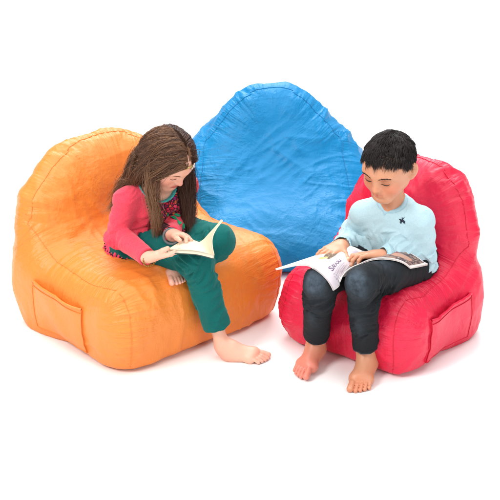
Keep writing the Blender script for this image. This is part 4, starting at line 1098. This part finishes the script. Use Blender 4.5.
def build_magazine():
    T = Field(); T.ops = [o for o in boy['trousers'].ops if o[4] == 'u']
    sp0, sp1 = at(327, 287, -.275), at(362, 251, -.095); org = (sp0+sp1)/2
    Ln = [sp0, at(319, 275, -.27), at(310, 265.5, -.255), at(298, 264.5, -.245), at(287, 266.5, -.235), at(275.5, 269, -.225)]
    Lf = [sp1, at(354, 247.5, -.085), at(346, 246.5, -.075), at(338, 248, -.065), at(329, 251, -.055), at(319, 254.5, -.05)]
    Rn = [sp0, at(343, 280, -.27), at(353, 270, -.24), at(368, 264, -.205), at(390, 263, -.175), at(410, 268, -.155)]
    Rf = [sp1, at(371, 252.5, -.09), at(383, 255, -.085), at(398, 255, -.10), at(414, 258, -.095), at(428, 264, -.085)]
    root = empty('open_magazine', org, label='open white picture magazine draped across the boy\'s dark jeans', category='magazine')
    na, nb = 130, 150
    GL = loft(Ln, Lf, na, nb, T, .0085); GR = loft(Rn, Rf, na, nb, T, .0085)
    m_ = (GL[0]+GR[0])/2; 
    for q in range(6):
        w = (1-q/6)**2; GL[q] = GL[q]*(1-w)+(m_+ (GL[q]-GL[0])*1)*w; GR[q] = GR[q]*(1-w)+(m_+(GR[q]-GR[0])*1)*w
    mp = paper('glossy_page', .32)
    # left page: white, a brown animal picture near the top, a small orange picture, a lilac band along the fold
    u, v = grid_uv(GL); W_ = np.tile(lin3(232, 226, 224), (na, nb, 1)); pts = np.stack([u.ravel(), v.ravel(), u.ravel()*0], 1)
    n1 = noise(pts, 9, 5).reshape(na, nb); n2 = noise(pts, 34, 6).reshape(na, nb)
    def lay(mask, c): 
        for k in range(3): W_[..., k] = W_[..., k]*(1-mask) + c[k]*mask
    band = 1-sstep(.26, .34, u + .25*(v-.3)); lay(band*.75*(v < .93), lin3(196, 186, 196)); lay(band*sstep(.1, .6, n1)*.5, lin3(170, 150, 170))
    a_ = ((u-.40-.10*(v-.58))/.10)**2 + ((v-.58)/.19)**2; lay(sstep(1.25, .8, a_ + .5*n1), lin3(92, 74, 58)); lay(sstep(1.2, .6, a_ + .5*n1)*sstep(-.1, .5, n2), lin3(150, 128, 96)); lay(sstep(1, .5, ((u-.50)/.05)**2+((v-.80)/.07)**2+.4*n2), lin3(74, 98, 60))
    lay(sstep(1.2, .8, ((u-.44)/.05)**2 + ((v-.36)/.055)**2 + .5*n1), lin3(232, 170, 110)); lay(sstep(1.2, .8, ((u-.40)/.03)**2 + ((v-.42)/.04)**2), lin3(214, 200, 120))
    for r_ in range(4): lay((np.abs(u-(.035+.022*r_)) < .007)*(v > .06)*(v < .50-.05*(r_ % 2))*(np.sin(v*190+r_*2.1) > -.5)*.55, lin3(120, 104, 128))
    for r_ in range(9): lay((np.abs(u-(.62+.030*r_)) < .008)*(v > .16)*(v < .42+.05*((r_*7) % 3))*(np.sin(v*170+r_*1.7) > -.4)*.45, lin3(140, 134, 136))
    lp = put('left_page', GL, .0022, mp, root, org, W_)
    # right page: a dark full-page photograph with red and sand patches and a pale margin
    R_ = np.tile(lin3(84, 66, 72), (na, nb, 1)); u, v = grid_uv(GR); W_ = R_
    lay(sstep(-.1, .3, n1), lin3(150, 120, 104)); lay(sstep(.15, .4, n2), lin3(190, 176, 166)); lay(sstep(1.1, .7, ((u-.52)/.13)**2+((v-.62)/.14)**2), lin3(150, 30, 40)); lay(sstep(1.1, .7, ((u-.75)/.12)**2+((v-.45)/.2)**2 + .4*n1), lin3(198, 150, 130))
    lay(sstep(.955, .965, v) + sstep(.05, .04, v) - 0*v, lin3(226, 220, 218)); lay(sstep(.945, .955, u), lin3(226, 218, 216)); lay(sstep(.16, .10, u)*.7, lin3(200, 194, 198))
    put('right_page', GR[::-1], .0022, mp, root, org, R_[::-1])
    # leaves beneath the open pages
    und = Mat('page_stack', lin(222, 212, 208), .6).m
    nl = A(0, 0, 1); 
    for G, nm in ((GL, 'left_leaves'), (GR[::-1], 'right_leaves')):
        q = G[:, ::2][::2].copy(); put(nm, q - nl*.0030, .0022, und, root, org)
    # the title runs up the page beside the fold
    cu = bpy.data.curves.new('title', 'FONT'); cu.body = 'SAFARI'; cu.size = 1; cu.resolution_u = 3; to = bpy.data.objects.new('title', cu); COL.objects.link(to)
    bpy.context.view_layer.update(); me = bpy.data.meshes.new_from_object(to.evaluated_get(bpy.context.evaluated_depsgraph_get()))
    bpy.data.objects.remove(to); bm = bmesh.new(); bm.from_mesh(me)
    bmesh.ops.subdivide_edges(bm, edges=[e for e in bm.edges if e.calc_length() > .25], cuts=3, use_grid_fill=False); bmesh.ops.triangulate(bm, faces=bm.faces[:])
    X = np.array([q.co[:] for q in bm.verts]); FF = [tuple(q.index for q in f_.verts) for f_ in bm.faces]; bm.free()
    X[:, 0] /= X[:, 0].max()
    nrm = np.cross(np.gradient(GL, axis=0), np.gradient(GL, axis=1)); nrm /= np.linalg.norm(nrm, axis=2)[..., None]
    if nrm[..., 2].mean() < 0: nrm = -nrm
    fv = (.07 + .42*X[:, 0])*(nb-1); fu = (.125 + .075*X[:, 1])*(na-1); i = fu.astype(int); j = fv.astype(int); s = (fu-i)[:, None]; t = (fv-j)[:, None]
    bl = lambda Q: Q[i, j]*(1-s)*(1-t)+Q[i+1, j]*s*(1-t)+Q[i, j+1]*(1-s)*t+Q[i+1, j+1]*s*t
    VV = bl(GL) + bl(nrm)*.0016
    make('title', VV-org, FF, Mat('purple_ink', lin(92, 62, 104), .5).m, lp, smooth=False)
build_book(); build_magazine()
